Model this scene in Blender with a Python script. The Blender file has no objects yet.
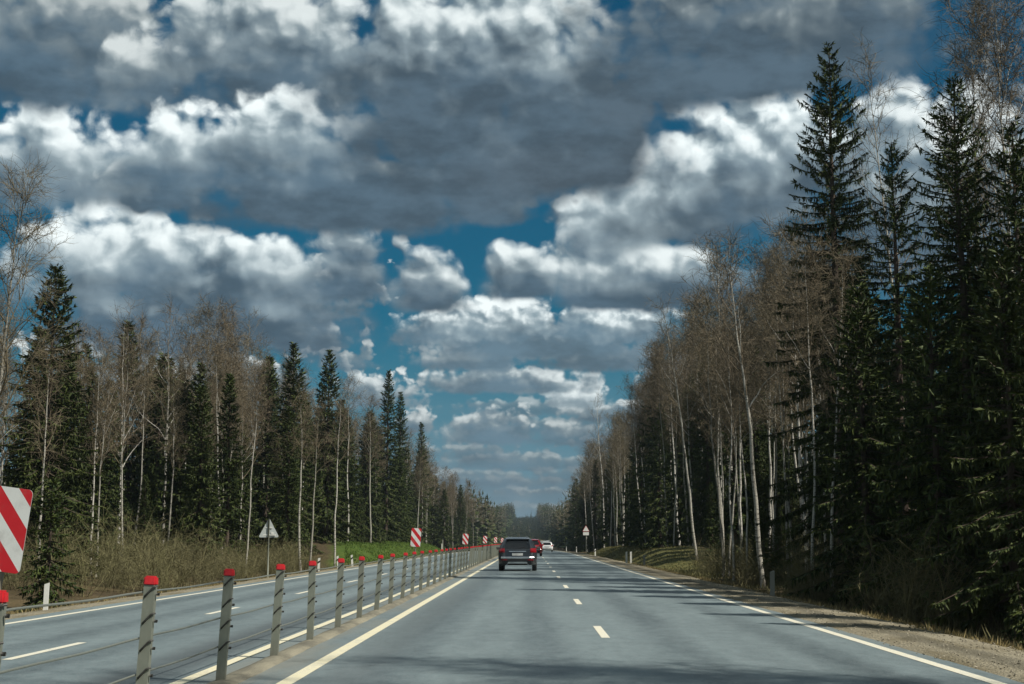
import bpy, bmesh, math, random
import numpy as np
from mathutils import Vector, Matrix, noise as mnoise
R = math.radians
sc = bpy.context.scene
C = sc.collection

# ------------------------------------------------------------------ camera
F_PX = 1422.0
CAM_Z = 1.45
PITCH = math.atan(199.0 / F_PX)
YAW = math.atan(18.0 / F_PX)
cam_d = bpy.data.cameras.new('camera')
cam_d.sensor_width = 36.0
cam_d.lens = F_PX / 1024.0 * 36.0
cam_d.clip_start = 0.1
cam_d.clip_end = 20000
cam = bpy.data.objects.new('camera', cam_d)
C.objects.link(cam)
cam.location = (0, 0, CAM_Z)
cam.rotation_euler = (math.pi / 2 + PITCH, 0, YAW)
sc.camera = cam
sc.view_settings.view_transform = 'Standard'
sc.view_settings.look = 'None'
sc.view_settings.exposure = 0.14
sc.view_settings.gamma = 1.0
sc.render.engine = 'CYCLES'
sc.cycles.use_denoising = True
sc.cycles.denoiser = 'OPENIMAGEDENOISE'
sc.cycles.denoising_input_passes = 'RGB_ALBEDO_NORMAL'
sc.cycles.denoising_prefilter = 'ACCURATE'
sc.cycles.max_bounces = 6
sc.cycles.diffuse_bounces = 3
sc.cycles.glossy_bounces = 3
sc.cycles.transmission_bounces = 4
sc.cycles.transparent_max_bounces = 8
sc.cycles.caustics_reflective = False
sc.cycles.caustics_refractive = False
sc.cycles.sample_clamp_indirect = 6.0


def ray(px, py):
    """direction in the world of a photograph pixel"""
    x, y = (px - 512) / F_PX, (342 - py) / F_PX
    v = Vector((x, y, -1.0))
    return (cam.rotation_euler.to_matrix() @ v).normalized()


def azel(px, py):
    d = ray(px, py)
    return math.atan2(d.x, d.y), math.asin(d.z)


# ------------------------------------------------------------------ shader expressions
class S:
    """a node socket with arithmetic"""
    tree = None

    def __init__(s, sock):
        s.k = sock

    @staticmethod
    def link(inp, v):
        if isinstance(v, S):
            S.tree.links.new(v.k, inp)
        elif isinstance(v, (tuple, list)) and len(v) == 3 and len(inp.default_value) == 4:
            inp.default_value = (*v, 1)
        else:
            inp.default_value = v

    @staticmethod
    def math(op, *a, clamp=False):
        n = S.tree.nodes.new('ShaderNodeMath')
        n.operation = op
        n.use_clamp = clamp
        for i, v in enumerate(a):
            S.link(n.inputs[i], v)
        return S(n.outputs[0])

    def __add__(s, o): return S.math('ADD', s, o)
    def __radd__(s, o): return S.math('ADD', o, s)
    def __sub__(s, o): return S.math('SUBTRACT', s, o)
    def __rsub__(s, o): return S.math('SUBTRACT', o, s)
    def __mul__(s, o): return S.math('MULTIPLY', s, o)
    def __rmul__(s, o): return S.math('MULTIPLY', o, s)
    def __truediv__(s, o): return S.math('DIVIDE', s, o)


def vmath(op, a, b=None, scale=None):
    n = S.tree.nodes.new('ShaderNodeVectorMath')
    n.operation = op
    S.link(n.inputs[0], a)
    if b is not None:
        S.link(n.inputs[1], b)
    if scale is not None:
        S.link(n.inputs['Scale'], scale)
    return S(n.outputs['Value'] if op in ('LENGTH', 'DOT_PRODUCT') else n.outputs['Vector'])


def sep(v):
    n = S.tree.nodes.new('ShaderNodeSeparateXYZ')
    S.link(n.inputs[0], v)
    return [S(o) for o in n.outputs]


def comb(x, y, z=0.0):
    n = S.tree.nodes.new('ShaderNodeCombineXYZ')
    for i, v in enumerate((x, y, z)):
        S.link(n.inputs[i], v)
    return S(n.outputs[0])


def sstep(v, a, b, lo=0.0, hi=1.0, kind='SMOOTHSTEP'):
    n = S.tree.nodes.new('ShaderNodeMapRange')
    n.interpolation_type = kind
    n.clamp = kind == 'LINEAR'
    S.link(n.inputs['Value'], v)
    S.link(n.inputs['From Min'], a)
    S.link(n.inputs['From Max'], b)
    S.link(n.inputs['To Min'], lo)
    S.link(n.inputs['To Max'], hi)
    return S(n.outputs['Result'])


def mixc(f, a, b, blend='MIX'):
    n = S.tree.nodes.new('ShaderNodeMix')
    n.data_type = 'RGBA'
    n.blend_type = blend
    S.link(n.inputs[0], f)
    S.link(n.inputs[6], a)
    S.link(n.inputs[7], b)
    return S(n.outputs[2])


def noise(vec, scale, detail=4, rough=0.5, dist=0.0, out='Fac', lac=2.0, dims='3D', kind='FBM'):
    n = S.tree.nodes.new('ShaderNodeTexNoise')
    n.noise_type = kind
    n.noise_dimensions = dims
    S.link(n.inputs['Vector'], vec)
    n.inputs['Scale'].default_value = scale
    n.inputs['Detail'].default_value = detail
    n.inputs['Roughness'].default_value = rough
    n.inputs['Distortion'].default_value = dist
    n.inputs['Lacunarity'].default_value = lac
    return S(n.outputs[out])


def voro(vec, scale, detail=0, feature='F1', rnd=1.0, rough=0.5, smooth=0.5, out='Distance', dims='3D'):
    n = S.tree.nodes.new('ShaderNodeTexVoronoi')
    n.feature = feature
    n.voronoi_dimensions = dims
    S.link(n.inputs['Vector'], vec)
    n.inputs['Scale'].default_value = scale
    n.inputs['Detail'].default_value = detail
    n.inputs['Roughness'].default_value = rough
    n.inputs['Randomness'].default_value = rnd
    if feature == 'SMOOTH_F1':
        n.inputs['Smoothness'].default_value = smooth
    return S(n.outputs[out])


def texco(which):
    n = S.tree.nodes.new('ShaderNodeTexCoord')
    return S(n.outputs[which])

# ------------------------------------------------------------------ sky and light
SUN_EL, SUN_AZ = 46.0, 118.0      # azimuth clockwise from +Y (the road's direction)
world = bpy.data.worlds.new('World')
sc.world = world
world.use_nodes = True
wt = world.node_tree
wt.nodes.clear()
S.tree = wt
w_out = wt.nodes.new('ShaderNodeOutputWorld')
w_bg = wt.nodes.new('ShaderNodeBackground')
w_bg.inputs['Strength'].default_value = 0.1
sky_n = wt.nodes.new('ShaderNodeTexSky')
sky_n.sky_type = 'NISHITA'
sky_n.sun_disc = False
sky_n.sun_elevation = R(SUN_EL)
sky_n.sun_rotation = R(SUN_AZ)
sky_n.air_density = 1.0
sky_n.dust_density = 0.6
sky_n.ozone_density = 2.0

D3 = vmath('NORMALIZE', texco('Generated'))
wt.links.new(D3.k, sky_n.inputs['Vector'])
dx_, dy_, dz_ = sep(D3)
U = S.math('ARCTAN2', dx_, dy_) * 14.22          # 1 unit = 100 px of the photograph
V = S.math('ARCSINE', dz_) * 14.22
P = comb(U, V, 0.0)
near = sstep(V, 1.2, 3.0)                      # 0 low above the horizon, 1 higher up

LS = (0.42, 0.62, 0.0)                          # towards the light in the sky's own u, v


def cloud_field(sc_, off):
    p = vmath('ADD', vmath('MULTIPLY', P, (sc_, sc_ * 1.15, 1.0)), off)
    wx = noise(p, 2.3, 3, 0.55, dims='2D')
    wy = noise(vmath('ADD', p, (17.3, 9.1, 0.0)), 2.3, 3, 0.55, dims='2D')
    p = vmath('ADD', p, comb((wx - 0.5) * 0.16, (wy - 0.5) * 0.16, 0.0))

    def puff(q, vd):
        return voro(q, 2.1, vd, 'SMOOTH_F1', smooth=0.35, rough=0.62, dims='2D')

    a1 = noise(p, 1.15, 9, 0.60, dims='2D')
    b1 = puff(p, 2)
    q = vmath('ADD', p, tuple(x * 0.16 for x in LS))
    a2 = noise(q, 1.15, 3, 0.55, dims='2D')
    b2 = puff(q, 1)
    c1 = noise(p, 7.0, 5, 0.62, dims='2D')
    c2 = noise(vmath('ADD', p, tuple(x * 0.045 for x in LS)), 7.0, 3, 0.6, dims='2D')
    soft = noise(p, 0.8, 3, 0.5, dims='2D')
    dens = a1 * 1.10 - b1 * 0.48 + 0.17
    emb = (a1 - a2) * 0.7 - (b1 - b2) * 0.55 + (c1 - c2) * 0.16
    return dens, emb, soft


dN, eN, sN = cloud_field(0.85, (3.1, 7.7, 1.3))
dF, eF, sF = cloud_field(1.9, (11.2, 2.4, 5.1))


def lerp(a, b, t):
    return a + (b - a) * t


base = mixc(1.0, S(sky_n.outputs[0]), (0.022, 0.285, 0.36), 'MULTIPLY')
hz = sstep(V, 0.2, 2.5, 1.0, 0.0)
base = mixc(hz * 0.85, base, (0.85, 2.15, 3.0))
# the pale milky band just above the horizon
thin = sstep(V, 0.0, 1.9, 1.0, 0.0)
streak = noise(vmath('MULTIPLY', P, (0.8, 3.2, 1.0)), 1.6, 4, 0.55, dims='2D')
base = mixc(thin * sstep(streak, 0.25, 0.75, 0.55, 1.0), base, (1.35, 2.25, 2.8))

# broken cloud cover overhead and behind
over = noise(vmath('MULTIPLY', D3, (1.0, 1.0, 1.6)), 2.6, 4, 0.55)
oc = mixc(sstep(over, 0.48, 0.72), (1.5, 1.9, 2.1), (5.6, 6.2, 6.3))
high = sstep(V, 5.6, 7.5)
behind = sstep(dy_, -0.1, 0.45, 1.0, 0.0) * sstep(V, 0.4, 1.6)
base = mixc(S.math('MAXIMUM', high, behind) * sstep(over, 0.36, 0.50), base, oc)
WHITE = (8.0, 8.7, 8.7)
PALE = (3.2, 4.0, 4.35)
# name: centre px, base py, half width, height above base, depth below base, opts
CL = []


def cloud(px, py, w, h, hb, far=0.0, top=1.0, dark=0.0, slope=0.0, thr=0.06, soft=0.22, amp=1.15, a=1.0, lift=0.0, emb=0.62, tc=(-0.08, 0.82)):
    CL.append(dict(px=px, py=py, w=w / 100, h=h / 100, hb=hb / 100, far=far, top=top, dark=dark, slope=slope, thr=thr, soft=soft, amp=amp, a=a, lift=lift, emb=emb, tc=tc))


# low and far, painted first
cloud(520, 514, 260, 14, 10, far=1, top=0.42, a=0.6, amp=0.7)
cloud(500, 488, 260, 16, 10, far=1, top=0.48, a=0.6, amp=0.7)
cloud(540, 430, 190, 22, 12, far=1, top=0.6, a=0.6, amp=0.8)
cloud(520, 412, 120, 18, 10, far=1, top=0.65, a=0.6, amp=0.8)
cloud(520, 500, 170, 16, 9, far=1, top=0.45, a=0.6, amp=0.8)
cloud(470, 482, 120, 18, 9, far=1, top=0.5, a=0.6, amp=0.8)
cloud(600, 478, 120, 18, 9, far=1, top=0.5, a=0.6, amp=0.8)
cloud(530, 466, 130, 20, 9, far=1, top=0.55, a=0.7, amp=0.8)
cloud(470, 456, 70, 24, 9, far=1, top=0.55, a=0.7)
cloud(600, 452, 80, 20, 9, far=1, top=0.6, a=0.7)
cloud(485, 440, 85, 44, 11, far=1, top=0.75, a=0.85, amp=0.8)
cloud(565, 440, 70, 30, 11, far=1, top=0.7, a=0.8, amp=0.8)
cloud(615, 418, 100, 24, 9, far=1, top=0.75, a=0.9, amp=0.8)
cloud(578, 402, 54, 34, 11, far=1, top=1.0, lift=0.2, amp=0.8)
cloud(420, 428, 40, 26, 10, far=1, top=0.75)
cloud(375, 402, 70, 50, 12, far=1, top=0.85)
cloud(180, 388, 240, 74, 24, far=1, top=0.95, lift=0.1)
cloud(310, 346, 70, 46, 11, far=1, top=0.9, amp=0.9)
cloud(345, 366, 70, 26, 10, far=1, top=0.65, a=0.8)
cloud(690, 390, 80, 56, 16, far=1, top=0.75, a=0.95)
cloud(510, 388, 135, 34, 10, far=1, top=0.9, amp=0.7, lift=-0.02)
cloud(590, 364, 120, 30, 14, far=1, top=0.75, amp=0.7, lift=-0.12)
cloud(470, 364, 90, 30, 14, far=1, top=0.8, amp=0.7)
cloud(535, 349, 175, 48, 16, far=1, top=0.8, amp=0.5, lift=-0.3)
cloud(445, 336, 78, 46, 16, far=1, top=1.05, lift=0.12, amp=0.55)
cloud(502, 332, 74, 54, 16, far=1, top=1.1, lift=0.18, amp=0.55)
cloud(615, 334, 100, 48, 14, far=1, top=1.1, lift=0.16, amp=0.5)
# middle
cloud(430, 304, 62, 62, 18, far=0, top=0.95, lift=0.10, amp=0.6)
cloud(320, 312, 90, 66, 26, far=1, top=0.9)
cloud(625, 301, 165, 96, 18, far=0, top=1.0, amp=0.55, lift=-0.06)
cloud(525, 292, 70, 62, 16, far=0, top=1.0, amp=0.6, lift=0.08)
cloud(190, 340, 230, 150, 34, far=0, top=1.05, amp=0.6, lift=-0.22)
cloud(115, 285, 125, 112, 40, far=0, top=1.1, amp=0.75, lift=0.10)
cloud(270, 285, 90, 84, 40, far=0, top=1.1, amp=0.75, lift=0.10)
cloud(345, 285, 75, 76, 34, far=0, top=1.0, amp=0.8, lift=0.05)
# higher and nearer
cloud(495, 216, 60, 50, 18, far=0, top=0.66, dark=0.3, lift=-0.1, amp=0.8, a=0.9)
cloud(585, 218, 60, 34, 14, far=0, top=0.66, dark=0.3, lift=-0.2, amp=0.8, a=0.9)
cloud(690, 232, 140, 70, 26, far=0, top=0.7, dark=0.3, lift=-0.45, amp=0.7)
cloud(930, 250, 230, 230, 60, far=0, top=1.0, dark=0.1, amp=0.75, lift=-0.05)
cloud(670, 215, 160, 115, 44, far=0, top=1.1, dark=0.3, slope=0.30, amp=0.5, lift=0.10)
cloud(765, 195, 140, 130, 44, far=0, top=1.15, dark=0.3, slope=0.25, amp=0.6, lift=0.12)
cloud(40, 180, 115, 104, 44, far=0, top=1.1, amp=0.75, lift=0.12)
cloud(150, 200, 70, 50, 24, far=0, top=0.85, amp=1.0, lift=0.0)
cloud(400, 210, 160, 90, 30, far=0, top=0.62, dark=0.2, lift=-0.22, amp=0.8)
cloud(290, 212, 185, 90, 36, far=0, top=0.7, dark=0.2, lift=-0.5, amp=0.7)
cloud(410, 150, 140, 90, 34, far=0, top=0.8, dark=0.3, amp=0.85)
cloud(30, 80, 190, 160, 44, far=0, top=0.66, dark=0.1, amp=0.75, lift=-0.05)
cloud(150, 92, 70, 70, 44, far=0, top=0.78, dark=0.1, amp=0.8)
cloud(205, 50, 70, 60, 44, far=0, top=0.85, dark=0.1, amp=0.8, lift=0.1)
cloud(290, 95, 160, 160, 44, far=0, top=0.85, dark=0.2, amp=0.6, lift=0.05)
cloud(190, 172, 105, 92, 40, far=0, top=1.1, amp=0.7, lift=0.14)
cloud(275, 160, 105, 92, 44, far=0, top=1.1, amp=0.65, lift=0.10)
cloud(430, 160, 70, 60, 30, far=0, top=0.85, dark=0.2, amp=0.8, lift=0.0)
cloud(490, 188, 130, 100, 30, far=0, top=0.65, dark=0.4, lift=-0.35, amp=0.75)
cloud(560, 170, 165, 150, 40, far=0, top=0.6, dark=0.7, lift=-0.5, amp=0.5)
cloud(470, 125, 235, 230, 60, far=0, top=0.98, dark=0.4, lift=-0.06, amp=0.55)
cloud(770, 70, 290, 170, 46, far=0, top=0.62, dark=0.4, lift=-0.25, amp=0.6, slope=0.02)



band = noise(vmath('MULTIPLY', P, (0.9, 2.1, 1.0)), 1.3, 6, 0.6, dims='2D')

# the clouds' own coordinates wait for every shared texture: this keeps the compiled shader small
tie = (dN + eN + sN + dF + eF + sF + band + over + streak) * 1e-9
UC = U + tie
VC = V + tie


def put(col, c):
    az, el = azel(c['px'], c['py'])
    uc, vc = az * 14.22, el * 14.22
    du = UC - uc
    dv = VC - vc
    if c['slope']:
        dv = dv - du * c['slope']
    up = S.math('MAXIMUM', dv, 0.0) * (1.0 / c['h'])
    dn = S.math('MINIMUM', dv, 0.0) * (1.0 / c['hb'])
    xx = du * (1.0 / c['w'])
    rr = S.math('SQRT', xx * xx + up * up + dn * dn)
    D = dF if c['far'] else dN
    E = eF if c['far'] else eN
    so = sF if c['far'] else sN
    dens = (1.0 - rr) + (D - 0.5) * c['amp']
    al = sstep(dens, c['thr'], sstep(up, 0.0, 0.45, c['thr'] + c['soft'] + 0.26, c['thr'] + c['soft'])) * c['a']
    # lit tops, shaded flat bases
    t = up * 1.35 + (so - 0.5) * 1.3 + E * (sstep(up, 0.0, 0.7, 0.9, 3.0) * c['emb']) + (c['lift'] + 0.03)
    t = t + sstep(dens, c['thr'], c['thr'] + 0.55, 0.16, 0.0)
    tone = sstep(t, c['tc'][0], c['tc'][1])
    k = c['top']
    dk = c['dark']
    darkc = (lerp(0.72, 0.74, dk), lerp(1.22, 1.02, dk), lerp(1.68, 1.28, dk))
    if c['far']:
        darkc = (1.0, 1.65, 2.15)
    darkc = mixc(sstep(band, 0.30, 0.72), tuple(x * 0.76 for x in darkc), tuple(x * 1.22 for x in darkc))
    cc = mixc(tone, darkc, tuple(x * k for x in PALE))
    cc = mixc(sstep(t, c['tc'][1] - 0.40, c['tc'][1] + 0.26), cc, tuple(x * k for x in WHITE))
    return mixc(al, col, cc)


col = base
for c in CL:
    col = put(col, c)
wt.links.new(col.k, w_bg.inputs['Color'])
wt.links.new(w_bg.outputs[0], w_out.inputs[0])
world.cycles.sampling_method = 'MANUAL'
world.cycles.sample_map_resolution = 512

sun_d = bpy.data.lights.new('sun', 'SUN')
sun_d.energy = 5.0
sun_d.angle = R(0.5)
sun_d.color = (1.0, 0.94, 0.84)
sun = bpy.data.objects.new('sun', sun_d)
C.objects.link(sun)
sd = Vector((math.sin(R(SUN_AZ)) * math.cos(R(SUN_EL)), math.cos(R(SUN_AZ)) * math.cos(R(SUN_EL)), math.sin(R(SUN_EL))))
sun.rotation_euler = sd.to_track_quat('Z', 'Y').to_euler()
sun.location = (60, -30, 80)

# ------------------------------------------------------------------ helpers
rng = np.random.default_rng(7)
PI = math.pi


def material(name, fn):
    m = bpy.data.materials.new(name)
    m.use_nodes = True
    t = m.node_tree
    t.nodes.clear()
    S.tree = t
    out = t.nodes.new('ShaderNodeOutputMaterial')
    bs = t.nodes.new('ShaderNodeBsdfPrincipled')
    t.links.new(bs.outputs[0], out.inputs[0])
    fn(bs, t)
    return m


def put_in(bs, **kw):
    names = dict(color='Base Color', rough='Roughness', metal='Metallic', spec='Specular IOR Level', coat='Coat Weight',
                 normal='Normal', trans='Transmission Weight', coat_rough='Coat Roughness', sub='Subsurface Weight')
    for k, v in kw.items():
        S.link(bs.inputs[names[k]], v)


def bump(h, strength=0.3, dist=0.02):
    n = S.tree.nodes.new('ShaderNodeBump')
    n.inputs['Strength'].default_value = strength
    n.inputs['Distance'].default_value = dist
    S.link(n.inputs['Height'], h)
    return S(n.outputs[0])


def geo(which):
    n = S.tree.nodes.new('ShaderNodeNewGeometry')
    return S(n.outputs[which])


def oinfo(which):
    n = S.tree.nodes.new('ShaderNodeObjectInfo')
    return S(n.outputs[which])


def plain(name, col, rough=0.5, metal=0.0, var=0.15, scale=9.0, spec=0.5, coat=0.0):
    def fn(bs, t):
        n = noise(texco('Object'), scale, 4, 0.6)
        lo = tuple(c * (1 - var) for c in col)
        hi = tuple(min(1, c * (1 + var)) for c in col)
        put_in(bs, color=mixc(n, lo, hi), rough=rough, metal=metal, spec=spec, coat=coat)
    return material(name, fn)


class MB:
    """gathers shapes for ONE mesh object"""
    def __init__(s):
        s.v, s.f, s.n, s.mi = [], [], 0, []

    def add(s, verts, faces, mi=0):
        verts = np.asarray(verts, dtype=np.float64).reshape(-1, 3)
        s.v.append(verts)
        s.f.extend([tuple(int(i) + s.n for i in f) for f in faces])
        s.mi.extend([mi] * len(faces))
        s.n += len(verts)

    def quads(s, q, mi=0):
        q = np.asarray(q, dtype=np.float64)
        k = len(q)
        if k == 0:
            return
        s.v.append(q.reshape(-1, 3))
        idx = (np.arange(k * 4) + s.n).reshape(k, 4)
        s.f.extend(map(tuple, idx.tolist()))
        s.mi.extend([mi] * k)
        s.n += 4 * k

    def box(s, a, b, mi=0, mat=None):
        x0, y0, z0 = a
        x1, y1, z1 = b
        v = np.array([(x0, y0, z0), (x1, y0, z0), (x1, y1, z0), (x0, y1, z0), (x0, y0, z1), (x1, y0, z1), (x1, y1, z1), (x0, y1, z1)], float)
        if mat is not None:
            v = np.array([tuple(mat @ Vector(p)) for p in v])
        s.add(v, [(0, 3, 2, 1), (4, 5, 6, 7), (0, 1, 5, 4), (1, 2, 6, 5), (2, 3, 7, 6), (3, 0, 4, 7)], mi)

    def tube(s, pts, rad, sides=6, caps=True, mi=0):
        pts = np.asarray(pts, float)
        rad = np.broadcast_to(np.asarray(rad, float), (len(pts),))
        tg = np.gradient(pts, axis=0)
        tg /= np.linalg.norm(tg, axis=1)[:, None] + 1e-9
        ref = np.array([0.0, 0.0, 1.0]) if abs(tg[0][2]) < 0.9 else np.array([1.0, 0.0, 0.0])
        rings = []
        for p, t_, r in zip(pts, tg, rad):
            a = np.cross(t_, ref)
            a /= np.linalg.norm(a) + 1e-9
            b = np.cross(t_, a)
            th = np.arange(sides) * 2 * PI / sides
            rings.append(p + r * (np.cos(th)[:, None] * a + np.sin(th)[:, None] * b))
        m = len(pts)
        f = []
        for i in range(m - 1):
            for j in range(sides):
                k = (j + 1) % sides
                f.append((i * sides + j, i * sides + k, (i + 1) * sides + k, (i + 1) * sides + j))
        if caps:
            f.append(tuple(range(sides)))
            f.append(tuple((m - 1) * sides + j for j in reversed(range(sides))))
        s.add(np.concatenate(rings), f, mi)

    def mesh(s, name, mats, smooth=False):
        me = bpy.data.meshes.new(name)
        v = np.concatenate(s.v) if s.v else np.zeros((0, 3))
        me.from_pydata(v.tolist(), [], s.f)
        for m in (mats if isinstance(mats, (list, tuple)) else [mats]):
            me.materials.append(m)
        if any(s.mi):
            me.polygons.foreach_set('material_index', s.mi)
        if smooth:
            me.polygons.foreach_set('use_smooth', [True] * len(me.polygons))
        me.update()
        return me


def link(name, me, parent=None, loc=(0, 0, 0)):
    o = bpy.data.objects.new(name, me)
    C.objects.link(o)
    o.location = loc
    if parent is not None:
        o.parent = parent
    return o


def tag(o, label=None, cat=None, group=None, kind=None):
    for k, v in (('label', label), ('category', cat), ('group', group), ('kind', kind)):
        if v:
            o[k] = v
    return o


def thing(name, label, cat, loc=(0, 0, 0), rz=0.0, group=None):
    o = bpy.data.objects.new(name, None)
    o.empty_display_size = 0.3
    C.objects.link(o)
    o.location = loc
    o.rotation_euler = (0, 0, rz)
    return tag(o, label, cat, group)


def copy_tree(o, parent=None):
    c = o.copy()
    C.objects.link(c)
    if parent is not None:
        c.parent = parent
    for ch in list(o.children):
        copy_tree(ch, c)
    return c


def sm(x, a, b):
    t = np.clip((np.asarray(x, float) - a) / (b - a), 0, 1)
    return t * t * (3 - 2 * t)

# ------------------------------------------------------------------ the ground, the roads and their markings
PY = np.array([-100, 180, 300, 420, 600, 800, 1000, 1250, 1500, 1800, 2200, 6000], float)
PZ = np.array([0, 0, -0.5, -1.5, -1.9, 0.2, 5.0, 13.5, 22.0, 27.0, 29.0, 29.0], float)


def zr(y):
    y = np.asarray(y, float)
    acc = 0
    for d, w in ((-40, .1), (-20, .2), (0, .4), (20, .2), (40, .1)):
        acc = acc + w * np.interp(y + d, PY, PZ)
    return acc


def hum(x, y, s, seed=0.0):
    x, y = np.broadcast_arrays(np.asarray(x, float), np.asarray(y, float))
    return (np.sin(x / s * 1.7 + seed + 1.3 * np.sin(y / s * 0.9 + seed * 2)) + np.sin(y / s * 1.3 - seed + 1.1 * np.sin(x / s * 1.1 + 2.0))) * 0.5


def ground(x, y):
    x = np.asarray(x, float)
    y = np.asarray(y, float)
    z = zr(y)
    # right: shoulder slope, shallow ditch, forest floor
    r = -0.08 - 0.10 * sm(x, 6.6, 7.3) - 0.35 * sm(x, 7.0, 8.6) + 0.40 * sm(x, 9.0, 15.0) + 0.3 * sm(x, 15, 40)
    bank_r = 1.0 * sm(x, 8.2, 11.5) * (1 - 0.6 * sm(x, 13, 22)) * sm(y, 92, 130) * (1 - sm(y, 215, 260))
    # left: narrow verge, ditch, brush
    lx = -x
    l = -0.08 - 0.12 * sm(lx, 10.4, 11.2) - 0.40 * sm(lx, 11.0, 12.6) + 0.40 * sm(lx, 13.5, 20.0) + 0.4 * sm(lx, 20, 45)
    bank_l = 1.55 * sm(lx, 11.0, 15.0) * (1 - 0.5 * sm(lx, 19, 30)) * sm(y, 92, 122) * (1 - sm(y, 200, 260))
    h = np.where(x > 0, r + bank_r, l + bank_l)
    out = np.maximum(sm(x, 7.2, 11), sm(lx, 11.2, 15))
    h = h + out * (0.04 * hum(x * .8 + y * .6, y * .8 - x * .6, 2.3, 1.0) + 0.20 * hum(x, y, 9.0, 4.0))
    far = sm(np.abs(x), 60, 400)
    h = h + far * 3.0 * hum(x, y, 170.0, 2.0)
    return z + h


def gz(x, y):
    return float(ground(x, y))


xs = np.unique(np.concatenate([np.linspace(-3000, -200, 15), np.linspace(-200, -40, 25), np.arange(-40, -9.5, 0.6),
                               [-9.6, -6.0, -3.3, -2.9, 1.0, 4.9, 5.4, 6.0], np.arange(6.4, 40, 0.6), np.linspace(40, 200, 25), np.linspace(200, 3000, 15)]))
ys = np.unique(np.concatenate([np.arange(-80, 10, 6.0), np.arange(10, 130, 1.0), np.arange(130, 300, 3.0), np.arange(300, 800, 12.0),
                               np.arange(800, 2400, 40.0), np.linspace(2400, 6000, 10)]))


def sheet(name, xcols, yrows, zf, m, smooth=True):
    """a sheet; xcols may be a function of y"""
    cols = [np.asarray(xcols(y) if callable(xcols) else xcols, float) for y in yrows]
    nx = len(cols[0])
    v = np.concatenate([np.stack([c, np.full(nx, y), zf(c, np.full(nx, y))], 1) for c, y in zip(cols, yrows)])
    f = [(i * nx + j, i * nx + j + 1, (i + 1) * nx + j + 1, (i + 1) * nx + j) for i in range(len(yrows) - 1) for j in range(nx - 1)]
    b = MB()
    b.add(v, f)
    o = link(name, b.mesh(name, m, smooth))
    return tag(o, kind='structure')


def f_floor(bs, t):
    p = geo('Position')
    a = noise(p, 0.35, 5, 0.6)
    b = noise(p, 3.2, 6, 0.65)
    c = voro(p, 14.0, 0, 'F1', out='Color')
    cr = sep(c)[0]
    col = mixc(sstep(a, 0.38, 0.62), (0.050, 0.036, 0.020), (0.105, 0.078, 0.040))
    col = mixc(sstep(b, 0.45, 0.7) * 0.6, col, (0.050, 0.055, 0.020))
    col = mixc(cr * 0.35, col, (0.15, 0.115, 0.065))
    x, y, z = sep(p)
    wob = (noise(p, 0.25, 4, 0.6) - 0.5) * 5.0
    # turf on the left bank, dry turf on the right bank and along the verges
    gl = sstep(x + wob * 0.5 - S.math('MAXIMUM', 135.0 - y, 0.0) * 0.122, -19.0, -17.8) * sstep(x + wob * 0.2, -11.9, -11.3, 1.0, 0.0) * sstep(y + wob, 93.0, 99.0) * sstep(y + wob * 3.0, 215.0, 245.0, 1.0, 0.0)
    gr = sstep(x + wob * 0.3, 7.4, 8.2) * sstep(x + wob * 0.5, 13.5, 15.5, 1.0, 0.0) * sstep(y + wob, 72.0, 82.0) * sstep(y + wob * 3.0, 235.0, 265.0, 1.0, 0.0)
    gv = S.math('MAXIMUM', sstep(x, 6.4, 6.9) * sstep(x + wob * 0.25, 7.6, 8.6, 1.0, 0.0), sstep(x + wob * 0.25, -13.2, -12.2) * sstep(x, -10.8, -10.3, 1.0, 0.0))
    gn = noise(p, 1.6, 5, 0.65)
    col = mixc(gv * sstep(b, 0.3, 0.6), col, mixc(gn, (0.095, 0.080, 0.036), (0.23, 0.19, 0.085)))
    col = mixc(gr, col, mixc(sstep(gn, 0.3, 0.7), (0.050, 0.060, 0.018), (0.165, 0.150, 0.055)))
    col = mixc(gl, col, mixc(sstep(gn, 0.3, 0.7), (0.036, 0.078, 0.012), (0.085, 0.120, 0.022)))
    put_in(bs, color=col, rough=0.95, spec=0.15, normal=bump(b + cr * 0.5, 0.8, 0.08))


M_floor = material('forest_floor', f_floor)


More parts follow.
